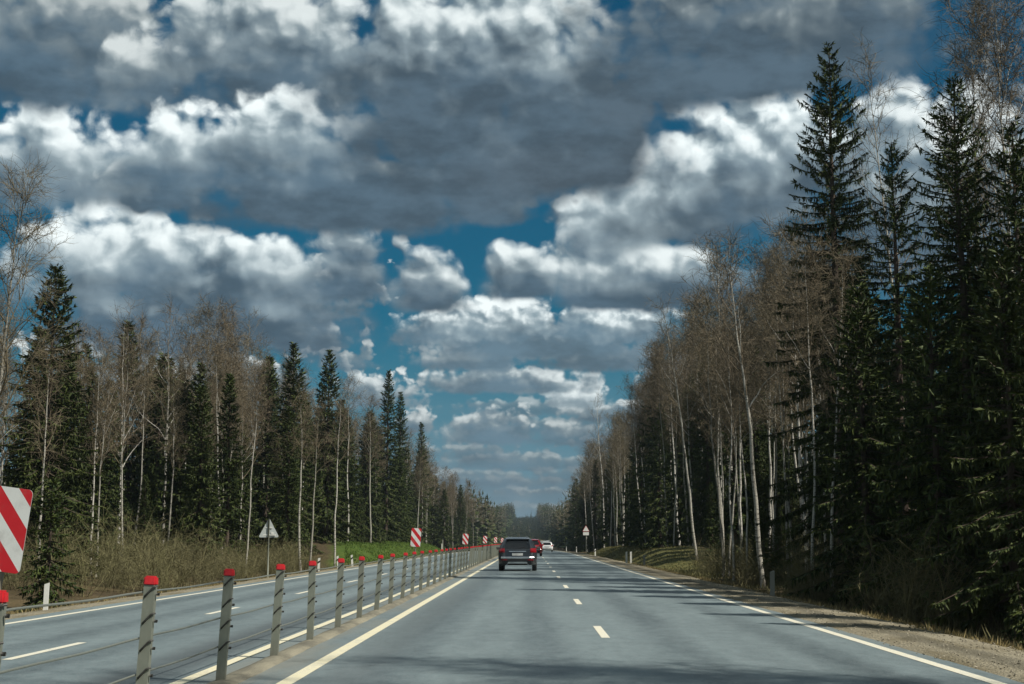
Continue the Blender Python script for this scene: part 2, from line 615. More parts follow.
def f_asphalt(bs, t):
    p = geo('Position')
    x, y, z = sep(p)
    fine = noise(p, 85.0, 2, 0.7)
    chip = sep(voro(p, 60.0, 0, 'F1', out='Color'))[0]
    mid = noise(vmath('MULTIPLY', p, (1.0, 0.14, 1.0)), 1.4, 5, 0.6)
    big = noise(vmath('MULTIPLY', p, (0.55, 0.05, 1.0)), 0.9, 3, 0.5)
    # wear polished by wheels along each lane
    ours = sstep(S.math('ABSOLUTE', S.math('ABSOLUTE', S.math('ABSOLUTE', x - 1.13) - 1.83) - 0.85), 0.05, 0.55, 1.0, 0.0)
    theirs = sstep(S.math('ABSOLUTE', S.math('ABSOLUTE', S.math('ABSOLUTE', x + 6.45) - 1.45) - 0.78), 0.05, 0.5, 1.0, 0.0)
    track = S.math('MAXIMUM', ours, theirs)
    blot = noise(vmath('MULTIPLY', p, (1.0, 0.4, 1.0)), 4.5, 4, 0.7)
    v = 0.5 + (mid - 0.5) * 0.7 + (big - 0.5) * 0.7 + (blot - 0.5) * 1.0 + (noise(p, 19.0, 3, 0.7) - 0.5) * 0.6 - track * 0.34 + 0.12
    col = mixc(S.math('ADD', v, 0.0, clamp=True), (0.062, 0.088, 0.096), (0.195, 0.252, 0.262))
    col = mixc(sstep(chip, 0.55, 1.0) * 0.35, col, (0.29, 0.30, 0.30))
    col = mixc(sstep(fine, 0.55, 0.85) * 0.3, col, (0.05, 0.055, 0.055))
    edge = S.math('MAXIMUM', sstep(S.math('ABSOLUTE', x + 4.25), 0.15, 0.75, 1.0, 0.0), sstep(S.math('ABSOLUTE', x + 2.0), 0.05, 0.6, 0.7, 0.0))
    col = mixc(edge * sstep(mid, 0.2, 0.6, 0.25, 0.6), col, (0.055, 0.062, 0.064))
    # oil drips and sealed cracks
    crack = voro(vmath('ADD', vmath('MULTIPLY', p, (0.22, 0.16, 1.0)), vmath('SCALE', noise(p, 0.7, 4, 0.6, out='Color'), scale=0.25)), 1.0, 0, 'DISTANCE_TO_EDGE')
    col = mixc(sstep(crack, 0.0, 0.006, 0.30, 0.0) * sstep(big, 0.45, 0.6), col, (0.035, 0.037, 0.037))
    # dust creeping in from the median and the edges
    dust = S.math('MAXIMUM', sstep(S.math('ABSOLUTE', x + 3.05), 0.35, 0.75, 1.0, 0.0), sstep(x, 4.75, 5.25))
    col = mixc(dust * sstep(mid, 0.35, 0.65) * 0.5, col, (0.21, 0.19, 0.14))
    put_in(bs, color=col, rough=0.62 + (mid - 0.5) * 0.2 - track * 0.08, spec=0.5, normal=bump(fine + chip * 0.6, 0.35, 0.006))


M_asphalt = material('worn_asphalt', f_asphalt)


def f_gravel(bs, t):
    p = geo('Position')
    x, y, z = sep(p)
    st = voro(p, 26.0, 1, 'F1', out='Color')
    h = voro(p, 26.0, 1, 'F1')
    n = noise(vmath('MULTIPLY', p, (1.0, 0.35, 1.0)), 1.1, 6, 0.65)
    n2 = noise(p, 7.0, 4, 0.7)
    col = mixc(sep(st)[0], (0.155, 0.138, 0.092), (0.35, 0.315, 0.23))
    col = mixc(sstep(n, 0.42, 0.66) * 0.75, col, (0.150, 0.125, 0.070))
    col = mixc(sstep(n2, 0.55, 0.75) * 0.4, col, (0.075, 0.07, 0.04))
    rut = sstep(S.math('ABSOLUTE', x - 5.75 + (n - 0.5) * 0.5), 0.10, 0.34, 1.0, 0.0)
    col = mixc(rut * 0.55, col, (0.085, 0.080, 0.060))
    leaf = voro(p, 7.0, 0, 'F1')
    col = mixc(sstep(leaf, 0.05, 0.11, 0.7, 0.0) * sstep(n2, 0.4, 0.6), col, (0.16, 0.105, 0.05))
    put_in(bs, color=col, rough=0.95, spec=0.2, normal=bump(h * -1.0 + n2 * 0.6 - rut * 0.8, 0.9, 0.03))


M_gravel = material('gravel', f_gravel)


def f_sand(bs, t):
    p = geo('Position')
    n = noise(vmath('MULTIPLY', p, (1.0, 0.3, 1.0)), 2.2, 6, 0.7)
    g = noise(p, 45.0, 3, 0.7)
    col = mixc(sstep(n, 0.3, 0.7), (0.13, 0.125, 0.10), (0.29, 0.27, 0.20))
    col = mixc(sstep(g, 0.5, 0.8) * 0.4, col, (0.12, 0.115, 0.095))
    put_in(bs, color=col, rough=0.95, spec=0.2, normal=bump(g + n, 0.6, 0.02))


M_sand = material('sandy_dust', f_sand)


def f_paint(bs, t):
    p = geo('Position')
    a = noise(vmath('MULTIPLY', p, (1.0, 0.5, 1.0)), 5.0, 6, 0.7)
    b = noise(p, 60.0, 3, 0.7)
    wear = sstep(a * 0.6 + b * 0.5, 0.52, 0.78)
    col = mixc(sstep(a, 0.3, 0.7), (0.70, 0.66, 0.50), (0.80, 0.78, 0.66))
    put_in(bs, color=mixc(wear * 0.8, col, (0.20, 0.20, 0.18)), rough=0.6, normal=bump(b, 0.25, 0.004))


M_paint = material('road_paint', f_paint)


def f_cream(bs, t):
    f_paint(bs, t)
    mx = bs.inputs['Base Color'].links[0].from_socket
    put_in(bs, color=mixc(1.0, S(mx), (1.0, 0.97, 0.86), 'MULTIPLY'))


M_cream = material('cream_road_paint', f_cream)

sheet('ground', xs, ys, ground, M_floor)

def bend(y):
    return 75.0 * sm(y, 760, 1080)


yroad = np.unique(np.concatenate([np.arange(-40, 180, 5.0), np.arange(180, 800, 10.0), np.arange(800, 2301, 25.0)]))
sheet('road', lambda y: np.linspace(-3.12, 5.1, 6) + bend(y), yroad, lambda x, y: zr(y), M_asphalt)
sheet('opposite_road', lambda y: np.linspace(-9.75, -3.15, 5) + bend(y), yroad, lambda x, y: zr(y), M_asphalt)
ysh = np.unique(np.concatenate([np.arange(-40, 10, 2.0), np.arange(10, 60, 0.25), np.arange(60, 420, 1.0)]))
sheet('gravel_shoulder', lambda y: np.array([4.97 + 0.05 * hum(0, y, .9, 2.0), 5.05 + 0.06 * hum(0, y, .9, 2.0) + 0.03 * hum(0, y, .37, 1.0), 5.7, 6.3, 6.75 + 0.22 * hum(0, y, 3.0, .5), 7.15 + 0.3 * hum(0, y, 4.2, 1.0)]), ysh,
      lambda x, y: zr(y) + np.interp(x, [5.0, 5.1, 5.7, 6.3, 6.9, 7.4], [-0.02, 0.006, 0.012, -0.01, -0.06, -0.24]) + 0.012 * hum(x, y, 0.8, 3.0) * (x > 5.3), M_gravel)
sheet('gravel_verge', lambda y: np.array([-11.3 + 0.25 * hum(0, y, 3.6, 2.2), -10.9, -10.3, -9.8, -9.7]), ysh,
      lambda x, y: zr(y) + np.interp(-x, [9.7, 9.8, 10.3, 10.9, 11.5], [-0.02, 0.006, -0.005, -0.07, -0.24]) + 0.012 * hum(x, y, 0.9, 5.0) * (x < -9.9), M_gravel)


def med_z(x, y):
    return zr(y) + np.interp(x, [-3.34, -3.29, -3.20, -3.08, -3.03, -2.98], [-0.01, 0.016, 0.036, 0.036, 0.018, -0.01]) + 0.005 * hum(x, y, 0.35, 1.0)


sheet('median_strip', lambda y: np.array([-3.34, -3.29, -3.20, -3.08, -3.03 + 0.03 * hum(0, y, 1.1, .4), -2.98 + 0.03 * hum(0, y, 1.1, .4)]), np.concatenate([np.arange(-40, 120, 0.5), np.arange(120, 420, 4.0)]), med_z, M_sand)


def strip(name, x, w, y0, y1, dash=None, gap=None, lift=0.004, m=None):
    b = MB()
    segs = [(y0, y1)] if dash is None else [(a - dash / 2, a + dash / 2) for a in np.arange(y0, y1, gap)]
    for a, c in segs:
        yy = np.unique(np.concatenate([[a, c], yroad[(yroad > a) & (yroad < c)]]))
        zz = zr(yy) + lift
        v = np.concatenate([np.stack([x + s * w / 2 + bend(yy), yy, zz], 1) for s in (-1, 1)])
        n = len(yy)
        b.add(v, [(i, n + i, n + i + 1, i + 1) for i in range(n - 1)])
    return tag(link(name, b.mesh(name, m or M_paint)), kind='structure')


strip('edge_marking', 4.80, 0.15, -30, 2200)
strip('median_marking', -2.52, 0.17, -30, 2200, m=M_cream)
strip('median_marking_opposite', -3.62, 0.15, -30, 2200, m=M_cream)
strip('edge_marking_opposite', -9.25, 0.15, -30, 2200)
strip('lane_marking', 1.14, 0.13, 23.4 - 11.5 * 4, 700, 3.0, 11.5)
strip('lane_marking_opposite', -6.45, 0.13, 19.3 - 11.0 * 4, 700, 3.0, 11.0)

# ------------------------------------------------------------------ trees and bushes
def f_needles(bs, t):
    rnd = geo('Random Per Island')
    o = oinfo('Random')
    n = noise(texco('Object'), 0.9, 3, 0.6)
    col = mixc(sstep(n * 0.6 + rnd * 0.5, 0.30, 0.85), (0.020, 0.040, 0.013), (0.084, 0.112, 0.024))
    col = mixc(o * 0.35, col, (0.050, 0.055, 0.014))
    put_in(bs, color=col, rough=0.65, spec=0.25)


M_needle = material('spruce_needles', f_needles)


def f_bark(bs, t):
    p = texco('Object')
    n = noise(vmath('MULTIPLY', p, (6, 6, 1.2)), 3.0, 5, 0.65)
    put_in(bs, color=mixc(n, (0.035, 0.028, 0.022), (0.13, 0.10, 0.080)), rough=0.9, spec=0.2, normal=bump(n, 0.7, 0.02))


M_bark = material('spruce_bark', f_bark)


def f_birch(bs, t):
    p = texco('Object')
    z = sep(p)[2]
    band = noise(vmath('MULTIPLY', p, (2.2, 2.2, 14.0)), 1.3, 4, 0.7)
    big = noise(vmath('MULTIPLY', p, (3.0, 3.0, 1.1)), 1.0, 4, 0.6)
    o = oinfo('Random')
    white = mixc(o, (0.56, 0.54, 0.48), (0.24, 0.23, 0.19))
    low = sstep(z, 0.2, 2.2, 0.16, 0.0)
    col = mixc(sstep(band, 0.55, 0.63), white, (0.05, 0.045, 0.04))
    col = mixc(sstep(big + low, 0.56, 0.68), col, (0.09, 0.08, 0.065))
    put_in(bs, color=col, rough=0.75, spec=0.3, normal=bump(band, 0.3, 0.01))


M_birch = material('birch_bark', f_birch)


def f_twig(bs, t):
    rnd = geo('Random Per Island')
    o = oinfo('Random')
    col = mixc(rnd, (0.080, 0.064, 0.043), (0.210, 0.170, 0.116))
    col = mixc(o * 0.5, col, (0.12, 0.105, 0.055))
    put_in(bs, color=col, rough=0.8, spec=0.25)


M_twig = material('birch_twigs', f_twig)


def f_bush(bs, t):
    rnd = geo('Random Per Island')
    o = oinfo('Random')
    col = mixc(rnd, (0.072, 0.066, 0.034), (0.190, 0.172, 0.088))
    col = mixc(o * 0.5, col, (0.15, 0.145, 0.06))
    put_in(bs, color=col, rough=0.8, spec=0.25)


M_bush = material('bare_stems', f_bush)


def unit(v):
    return v / (np.linalg.norm(v, axis=-1, keepdims=True) + 1e-9)


def blades(p, d, ln, wd, up, rs):
    """kite-shaped blades from points p along d"""
    d = unit(d)
    side = unit(np.cross(d, up))
    nrm = np.cross(side, d)
    tip = p + d * ln[:, None]
    mid = p + d * (ln * 0.42)[:, None] + nrm * (ln * 0.05)[:, None]
    return np.stack([p, mid - side * (wd * 0.5)[:, None], tip, mid + side * (wd * 0.5)[:, None]], 1)


def spruce_meshes(h, rmax, seed, whorl=0.34, step=0.07, bl=0.24, bw=0.055, base=0.04, per=6, shape=0.72, gap=0.10, fan=0.22, hang=0.8):
    rs = np.random.default_rng(seed)
    tb = MB()
    zz = np.linspace(-0.3, h, 12)
    bend = np.cumsum(rs.normal(0, 0.02, (12, 2)), 0) * (h / 15)
    bend -= bend[0]
    tp = np.stack([bend[:, 0], bend[:, 1], zz], 1)
    r0 = 0.011 * h + 0.03
    tb.tube(tp, np.maximum(r0 * (1 - np.clip(zz, 0, h) / h) ** 0.85, 0.012), 8)
    fb = MB()
    z = base * h + 0.3
    while z < h - 0.05:
        t = z / h
        L0 = rmax * min((1 - t) ** shape, 2.1 * (1 - t)) * (0.55 + 0.45 * min(1.0, (t - base) / 0.12 + 0.35)) + 0.10
        k = max(3, int(per + rs.integers(-1, 2)) - (2 if t > 0.9 else 0))
        a0 = rs.random() * 6.28
        for j in range(k):
            if rs.random() < gap:
                continue
            az = a0 + j * 2 * PI / k + rs.normal(0, 0.22)
            L = L0 * rs.uniform(0.62, 1.12)
            c = np.array([math.cos(az), math.sin(az), 0.0])
            zb = z + rs.normal(0, whorl * 0.3)
            cx = np.interp(zb, zz, tp[:, 0])
            cy = np.interp(zb, zz, tp[:, 1])
            # sprung up near the top, sagging with lifted tips lower down
            a_ = 0.62 * sm(t, 0.55, 1.0) - 0.22 * (1 - sm(t, 0.2, 0.8)) + rs.normal(0, 0.07)
            b_ = 0.55 * (1 - t) + 0.1
            c_ = 0.42 * (1 - t * 0.4)

            def pos(s):
                q = c[None, :] * (L * s)[:, None]
                q[:, 2] = L * (a_ * s - b_ * s ** 2 + c_ * s ** 3)
                q += np.array([cx, cy, zb])
                return q
            sb = np.linspace(0, 1, 4)
            fb.tube(pos(sb), np.linspace(0.012 + 0.010 * L, 0.004, 4), 3, caps=False, mi=1)
            n = max(4, int(L / step))
            s = np.sort(rs.uniform(0.10, 1.0, n)) ** 0.85
            p = pos(s)
            eps = 0.02
            d = unit(pos(np.minimum(s + eps, 1.02)) - pos(s - eps))
            side = unit(np.cross(d, [0, 0, 1.0]))
            ln_side = (0.15 + fan * L * (1 - s)) * rs.uniform(0.6, 1.2, n)
            for sg in (-1, 1):
                dd = d * rs.uniform(0.5, 0.9, n)[:, None] + side * sg * rs.uniform(0.5, 1.0, n)[:, None]
                dd[:, 2] += rs.uniform(-0.45, 0.02, n) * (1 - 0.6 * t)
                dd = unit(dd)
                m_ = np.maximum(1, (ln_side / bl)).astype(int)
                for q in range(int(m_.max())):
                    w = m_ > q
                    pp = p[w] + dd[w] * (bl * 0.85 * q) + np.array([0, 0, -0.02 * q * q])
                    up = unit(np.array([0, 0, 1.0]) + rs.normal(0, 0.55, (w.sum(), 3)))
                    fb.quads(blades(pp, dd[w] + rs.normal(0, 0.12, (w.sum(), 3)), bl * rs.uniform(0.8, 1.35, w.sum()), bw * rs.uniform(0.8, 1.6, w.sum()), up, rs))
            # hanging twigs under the branch
            hn = max(2, int(n * hang * (1 - 0.7 * t)))
            s2 = rs.uniform(0.2, 1.0, hn)
            p2 = pos(s2)
            dd = np.stack([rs.normal(0, 0.25, hn), rs.normal(0, 0.25, hn), -np.ones(hn)], 1)
            up = unit(rs.normal(0, 1, (hn, 3)))
            fb.quads(blades(p2, dd, bl * rs.uniform(0.8, 1.7, hn), bw * rs.uniform(0.8, 1.5, hn), up, rs))
            # tip
            fb.quads(blades(pos(np.array([0.93])), d[-1:], np.array([bl * 1.1]), np.array([bw * 1.2]), np.array([[0.1, 0, 1.0]]), rs))
        z += whorl * (1.15 - 0.5 * t) * rs.uniform(0.8, 1.2)
    n = 14
    fb.quads(blades(np.tile([tp[-1][0], tp[-1][1], h - 0.25], (n, 1)) + rs.normal(0, 0.02, (n, 3)), np.stack([rs.normal(0, .35, n), rs.normal(0, .35, n), np.ones(n)], 1),
                    np.full(n, bl), np.full(n, bw), unit(rs.normal(0, 1, (n, 3))), rs))
    return tb.mesh('spruce_trunk', M_bark, True), fb.mesh('spruce_crown', [M_needle, M_bark])


def wander(p, d, L, n, rs, jit, rise):
    pts = [np.array(p, float)]
    d = np.array(d, float)
    for i in range(n):
        d = d + rs.normal(0, jit, 3)
        d[2] += rise
        d = d / np.linalg.norm(d)
        pts.append(pts[-1] + d * L / n)
    return np.array(pts), d


def ribbon(pts, w0, w1, rs):
    """a thin flat twig: two crossed ribbons would double the faces, one randomly turned is enough"""
    pts = np.asarray(pts)
    t = unit(np.gradient(pts, axis=0))
    s = unit(np.cross(t, unit(rs.normal(0, 1, 3))))
    w = np.linspace(w0, w1, len(pts))[:, None] * 0.5
    a, b = pts - s * w, pts + s * w
    return np.stack([a[:-1], b[:-1], b[1:], a[1:]], 1)


def birch_meshes(h, seed, r0=0.11, limbs=22, first=0.38, spread=0.5, sub=7, twigs=7, tw=0.011, crook=0.035, droop=-0.05, limb_white=0.5):
    rs = np.random.default_rng(seed)
    n = 16
    zz = np.linspace(-0.3, h, n)
    off = np.cumsum(rs.normal(0, crook, (n, 2)), 0) * h / n * 1.2
    off -= off[0]
    tp = np.stack([off[:, 0], off[:, 1], zz], 1)
    tr = np.maximum(r0 * (1 - np.clip(zz, 0, h) / h * 0.93) ** 1.05, 0.012)
    tb = MB()
    tb.tube(tp, tr, 8)
    cb = MB()
    for i in range(limbs):
        t = first + (0.98 - first) * (i + rs.random()) / limbs
        p = np.array([np.interp(t * h, zz, tp[:, k]) for k in range(3)])
        rr = np.interp(t * h, zz, tr)
        az = i * 2.4 + rs.normal(0, 0.4)
        ang = rs.uniform(0.45, 0.95) * (1.1 - 0.4 * t)
        d = np.array([math.cos(az) * math.sin(ang), math.sin(az) * math.sin(ang), math.cos(ang)])
        L = h * spread * (0.50 * (1 - t) + 0.10) * rs.uniform(0.7, 1.25) + 0.5
        pts, d1 = wander(p, d, L, 6, rs, 0.13, 0.05)
        cb.tube(pts, np.linspace(min(rr * 0.6, 0.012 + 0.011 * L), 0.006, len(pts)), 4, caps=False, mi=1 if L > 2.2 and rs.random() < limb_white else 0)
        for j in range(sub):
            s = rs.uniform(0.18, 1.0)
            q = np.array([np.interp(s * 6, np.arange(7), pts[:, k]) for k in range(3)])
            dd = unit(d1 + rs.normal(0, 0.75, 3) + np.array([0, 0, 0.25]))
            L2 = (0.45 * L * (1.1 - s) + 0.45) * rs.uniform(0.6, 1.2)
            p2, d2 = wander(q, dd, L2, 4, rs, 0.2, 0.04)
            cb.quads(ribbon(p2, 0.020 + 0.004 * L2, tw, rs))
            for k in range(twigs):
                s2 = rs.uniform(0.1, 1.0)
                q2 = np.array([np.interp(s2 * 4, np.arange(5), p2[:, m]) for m in range(3)])
                d3 = unit(d2 * 0.7 + rs.normal(0, 0.7, 3))
                p3, _ = wander(q2, d3, rs.uniform(0.30, 0.95), 3, rs, 0.22, droop)
                cb.quads(ribbon(p3, tw, tw * 0.55, rs))
    return tb.mesh('birch_trunk', M_birch, True), cb.mesh('birch_crown', [M_twig, M_birch])


def bush_mesh(h, seed, stems=26, sub=7, tw=0.010, wide=0.6):
    rs = np.random.default_rng(seed)
    b = MB()
    for i in range(stems):
        az = rs.random() * 6.28
        a = abs(rs.normal(0, wide * 0.6))
        p = np.array([rs.normal(0, wide * 0.4), rs.normal(0, wide * 0.4), -0.15])
        d = np.array([math.cos(az) * math.sin(a), math.sin(az) * math.sin(a), math.cos(a)])
        L = h * rs.uniform(0.6, 1.1)
        pts, d1 = wander(p, d, L, 5, rs, 0.12, 0.05)
        b.quads(ribbon(pts, 0.022, 0.008, rs))
        for j in range(sub):
            s = rs.uniform(0.2, 1.0)
            q = np.array([np.interp(s * 5, np.arange(6), pts[:, k]) for k in range(3)])
            p2, d2 = wander(q, unit(d1 + rs.normal(0, 0.6, 3)), L * rs.uniform(0.15, 0.42), 3, rs, 0.2, 0.03)
            b.quads(ribbon(p2, tw, tw * 0.6, rs))
            for k in range(3):
                q3 = p2[rs.integers(0, 4)]
                p3, _ = wander(q3, unit(d2 + rs.normal(0, 0.6, 3)), L * rs.uniform(0.08, 0.2), 2, rs, 0.2, 0.02)
                b.quads(ribbon(p3, tw * 0.8, tw * 0.4, rs))
    return b.mesh('bush_stems', M_bush)


def tree(kind, meshes, x, y, scale=1.0, rz=0.0, lean=(0.0, 0.0), label='', cat='tree', group=None, sz=1.0):
    o = thing(kind, label, cat, (x, y, gz(x, y) - 0.05), rz, group)
    o.rotation_euler = (lean[0], lean[1], rz)
    o.scale = (scale, scale, scale * sz)
    link('trunk', meshes[0], o)
    link('crown', meshes[1], o)
    return o


def at_lat(px, lat):
    """distance along the road of a pixel column at lateral offset lat"""
    d = ray(px, 541)
    return lat * d.y / d.x


def top_h(px, py, y):
    """height above the eye plane of a pixel at distance y"""
    d = ray(px, py)
    return CAM_Z + d.z / d.y * y


# --- the trees one can tell apart
TAKEN = []


def hero_spruce(px, top, lat, rmax, label, seed, group=None, **kw):
    y = at_lat(px, lat)
    h = top_h(px, top, y) - gz(lat, y)
    TAKEN.append((lat, y, rmax * 0.7))
    return tree('spruce_tree', spruce_meshes(h, rmax, seed, **kw), lat, y, 1.0, seed * 1.3, (0, 0), label, 'spruce', group)


def hero_birch(px, top, lat, label, seed, lean=(0, 0), group=None, **kw):
    y = at_lat(px, lat)
    h = top_h(px, top, y) - gz(lat, y)
    TAKEN.append((lat, y, 0.8))
    return tree('birch_tree', birch_meshes(h, seed, **kw), lat, y, 1.0, 0, lean, label, 'birch', group)


hero_spruce(843, 43, 11.0, 3.1, 'tallest roadside spruce with open layered branches, leftmost of the big right spruces', 11, whorl=0.40, step=0.030, bl=0.18, bw=0.042, per=7, gap=0.14, shape=0.55, fan=0.12, hang=1.3)
hero_spruce(906, 141, 12.6, 2.9, 'slender spruce between the tallest open spruce and the broad dark spruce', 12, whorl=0.36, step=0.034, bl=0.17, bw=0.042, per=6, gap=0.15, shape=0.66, fan=0.16, hang=1.1)
hero_spruce(974, 80, 11.6, 2.7, 'broad dark spruce with a pointed top, second largest at the right roadside', 13, whorl=0.26, step=0.034, bl=0.16, bw=0.040, per=6, shape=0.66)
hero_spruce(1032, 120, 12.8, 2.7, 'dark spruce partly cut off by the right edge of the view', 14, whorl=0.26, step=0.036, bl=0.16, bw=0.042)
hero_spruce(868, 285, 9.9, 2.5, 'shorter shaded spruce in front of the foot of the tallest spruce', 15, whorl=0.26, step=0.045, bl=0.20, base=0.05)
hero_spruce(940, 265, 9.9, 2.3, 'shorter shaded spruce in front of the broad dark spruce', 16, whorl=0.24, step=0.045, bl=0.18, base=0.08)
hero_spruce(1012, 250, 10.2, 2.3, 'lower shaded spruce near the right edge behind the gravel shoulder', 17, whorl=0.24, step=0.045, bl=0.18, base=0.08)
hero_birch(922, 62, 16.5, 'thin bare birch leaning up between the tallest spruce and the broad spruce', 21, (0.0, -0.06), limbs=28, first=0.5, spread=0.42, sub=8, twigs=7, tw=0.012)
hero_birch(985, 20, 17.0, 'tall bare birch with a hazy crown above the broad dark spruce', 22, limbs=38, first=0.45, sub=11, twigs=12, tw=0.012, limb_white=0.2)
hero_birch(1022, -12, 16.0, 'tall bare birch with arching limbs at the upper right corner', 23, limbs=34, first=0.45, sub=11, twigs=11, tw=0.012, limb_white=0.2)
hero_birch(763, 245, 9.8, 'white birch trunk leaning left, nearest to the right shoulder beside the grey marker post', 24, (0.0, -0.075), r0=0.12, limbs=20, first=0.5, spread=0.45)
hero_birch(697, 300, 12.5, 'slim white birch leaning left, standing alone at the forest edge', 25, (0.0, -0.12), r0=0.11, limbs=18, first=0.55, spread=0.4)
hero_birch(604, 395, 13.5, 'pale leaning birch at the far right forest edge above the white road sign', 26, (0.0, -0.04), r0=0.16, limbs=20, first=0.5)
# left side
hero_spruce(44, 265, -21.0, 3.0, 'tallest dark spruce at the left edge of the view', 31, whorl=0.30, step=0.05, bl=0.23, bw=0.065)
hero_spruce(50, 476, -13.4, 0.95, 'small bushy young spruce in front of the tallest left spruce', 32, whorl=0.17, step=0.045, bl=0.15, bw=0.045, base=0.01)
hero_spruce(290, 343, -18.0, 2.9, 'pointed tall spruce behind the triangular sign', 33, whorl=0.32, step=0.06, bl=0.28, bw=0.08)
hero_spruce(325, 350, -17.0, 2.8, 'pointed tall spruce, right hand one of the pair near the triangular sign', 34, whorl=0.32, step=0.06, bl=0.28, bw=0.08)
hero_spruce(386, 371, -18.0, 2.7, 'tall open spruce behind the green grass bank', 35, whorl=0.36, step=0.07, bl=0.32, bw=0.09)
hero_spruce(399, 392, -19.0, 2.6, 'spruce close behind the tall open spruce at the green grass bank', 36, whorl=0.36, step=0.07, bl=0.32, bw=0.09)
hero_spruce(420, 423, -17.5, 2.4, 'pointed spruce at the far end of the green grass bank', 37, whorl=0.45, step=0.10, bl=0.34, bw=0.09)
hero_spruce(212, 358, -25.0, 2.9, 'broad spruce standing among the pale birch trunks behind the brush', 38, whorl=0.34, step=0.065, bl=0.3, bw=0.085)
hero_birch(-16, 190, -18.0, 'bare tree with spreading pale limbs cut off by the left edge', 41, (0.0, 0.05), r0=0.10, limbs=28, first=0.4, spread=0.6, sub=10, twigs=9, tw=0.010, limb_white=0.3)
hero_birch(40, 360, -19.5, 'thin pale birch in front of the tallest left spruce', 42, r0=0.07, limbs=14, first=0.45, spread=0.35)
hero_birch(120, 318, -26.0, 'straight white birch, leftmost of the tall birches behind the brush', 43, r0=0.12)
hero_birch(162, 312, -25.0, 'tall pale birch with a twiggy top in the middle of the left birches', 44, r0=0.12, limbs=26)
hero_birch(205, 330, -27.0, 'pale birch rising beside the broad spruce behind the brush', 45, r0=0.11)
hero_birch(244, 316, -25.5, 'double topped bare birch left of the pair of pointed spruces', 46, r0=0.12, limbs=28)
hero_birch(302, 400, -12.9, 'white birch stem at the left road edge just beyond the triangular sign', 47, (0, -0.02), r0=0.09, limbs=12, first=0.6, spread=0.3)
hero_birch(310, 410, -12.6, 'second thin white birch stem at the left road edge beyond the triangular sign', 48, (0, 0.03), r0=0.07, limbs=10, first=0.6, spread=0.3)
hero_birch(335, 395, -13.4, 'pale birch stem between the white marker posts and the pair of spruces', 49, r0=0.08, limbs=12, first=0.6, spread=0.3)

# --- the woods on both sides
SPR = [spruce_meshes(*a, whorl=0.38, step=0.075, bl=0.34, bw=0.095) for a in ((17, 2.9, 101), (15, 2.6, 102), (19, 3.0, 103), (13, 2.6, 104), (18, 2.5, 105))]
SPR_H = [17, 15, 19, 13, 18]
SPN = [spruce_meshes(*a, whorl=0.27, step=0.038, bl=0.17, bw=0.045) for a in ((12, 2.5, 111), (10, 2.2, 112), (14, 2.6, 113))]
SPN_H = [12, 10, 14]
BIR = [birch_meshes(18, 201 + i, r0=0.095 + 0.012 * (i % 3), limbs=26 + i, first=0.46 + 0.05 * (i % 4), sub=8, twigs=8, tw=0.015, spread=0.46 + 0.06 * (i % 3), limb_white=0.25) for i in range(7)]

ZONES = {
    ('r', 0): 'beside the near gravel shoulder on the right',
    ('r', 1): 'behind the leaning white birches on the right',
    ('r', 2): 'behind the dry grass bank on the right',
    ('r', 3): 'far along the right side beyond the dry grass bank',
    ('l', 0): 'behind the bare brush on the left',
    ('l', 1): 'behind the green grass bank on the left',
    ('l', 2): 'far along the left side beyond the green grass bank',
}


def zone(x, y):
    if x > 0:
        return ('r', 0 if y < 52 else 1 if y < 95 else 2 if y < 235 else 3)
    return ('l', 0 if y < 95 else 1 if y < 225 else 2)


def edge_r(y):
    return float(np.interp(y, [0, 40, 70, 90, 110, 230, 260, 400], [8.8, 9.2, 9.6, 11.5, 13.2, 13.0, 11.5, 12.0]))


def edge_l(y):
    return float(np.interp(y, [0, 60, 72, 82, 95, 110, 230, 260, 400], [20.5, 19.5, 16.5, 13.5, 15.5, 17.0, 17.0, 15.0, 15.0]))


count = {'birch': 0, 'spruce': 0}


def free(x, y, gap):
    for (a, b, r) in TAKEN:
        if (a - x) ** 2 + (b - y) ** 2 < (gap + r) ** 2:
            return False
    return True


def scatter(side, y0, y1, depth, n, p_spruce, gap, hmul=1.0):
    done = tries = 0
    while done < n and tries < n * 40:
        tries += 1
        y = rng.uniform(y0, y1)
        e = edge_r(y) if side == 'r' else edge_l(y)
        off = depth * rng.random() ** 1.25
        x = e + off
        spr = rng.random() < p_spruce
        if side == 'r' and 14 < y < 110 and 1422 * x / y > 305:
            spr = True
        if not free(x if side == 'r' else -x, y, gap * (1.25 if spr else 0.8)):
            continue
        if side == 'l':
            x = -x
        TAKEN.append((x, y, 0.0))
        zt = ZONES[zone(x, y)]
        hh = rng.uniform(0.80, 1.12) * hmul * (0.78 + 0.22 * min(1, off / 6))
        if spr:
            if y < 100 and side == 'r' and 1422 * x / y > 258:
                k = rng.integers(0, len(SPN))
                ms, H = SPN[k], SPN_H[k]
                target = 12.5 * hh
            else:
                k = rng.integers(0, len(SPR))
                ms, H = SPR[k], SPR_H[k]
                target = 16.0 * hh * (0.55 if rng.random() < (0.75 if side == 'r' and y < 95 else 0.3) else 1.0)
            s = target / H
            tree('spruce_tree', ms, x, y, s, rng.random() * 6.28, (rng.normal(0, .012), rng.normal(0, .012)),
                 'dark spruce in the closed wood ' + zt, 'spruce', 'spruces ' + zt)
            count['spruce'] += 1
        else:
            ms = BIR[rng.integers(0, len(BIR))]
            s = 17.5 * hh / 18
            tree('birch_tree', ms, x, y, s, rng.random() * 6.28, (rng.normal(0, .03), rng.normal(0, .03)),
                 'bare birch in the closed wood ' + zt, 'birch', 'birches ' + zt)
            count['birch'] += 1
        done += 1


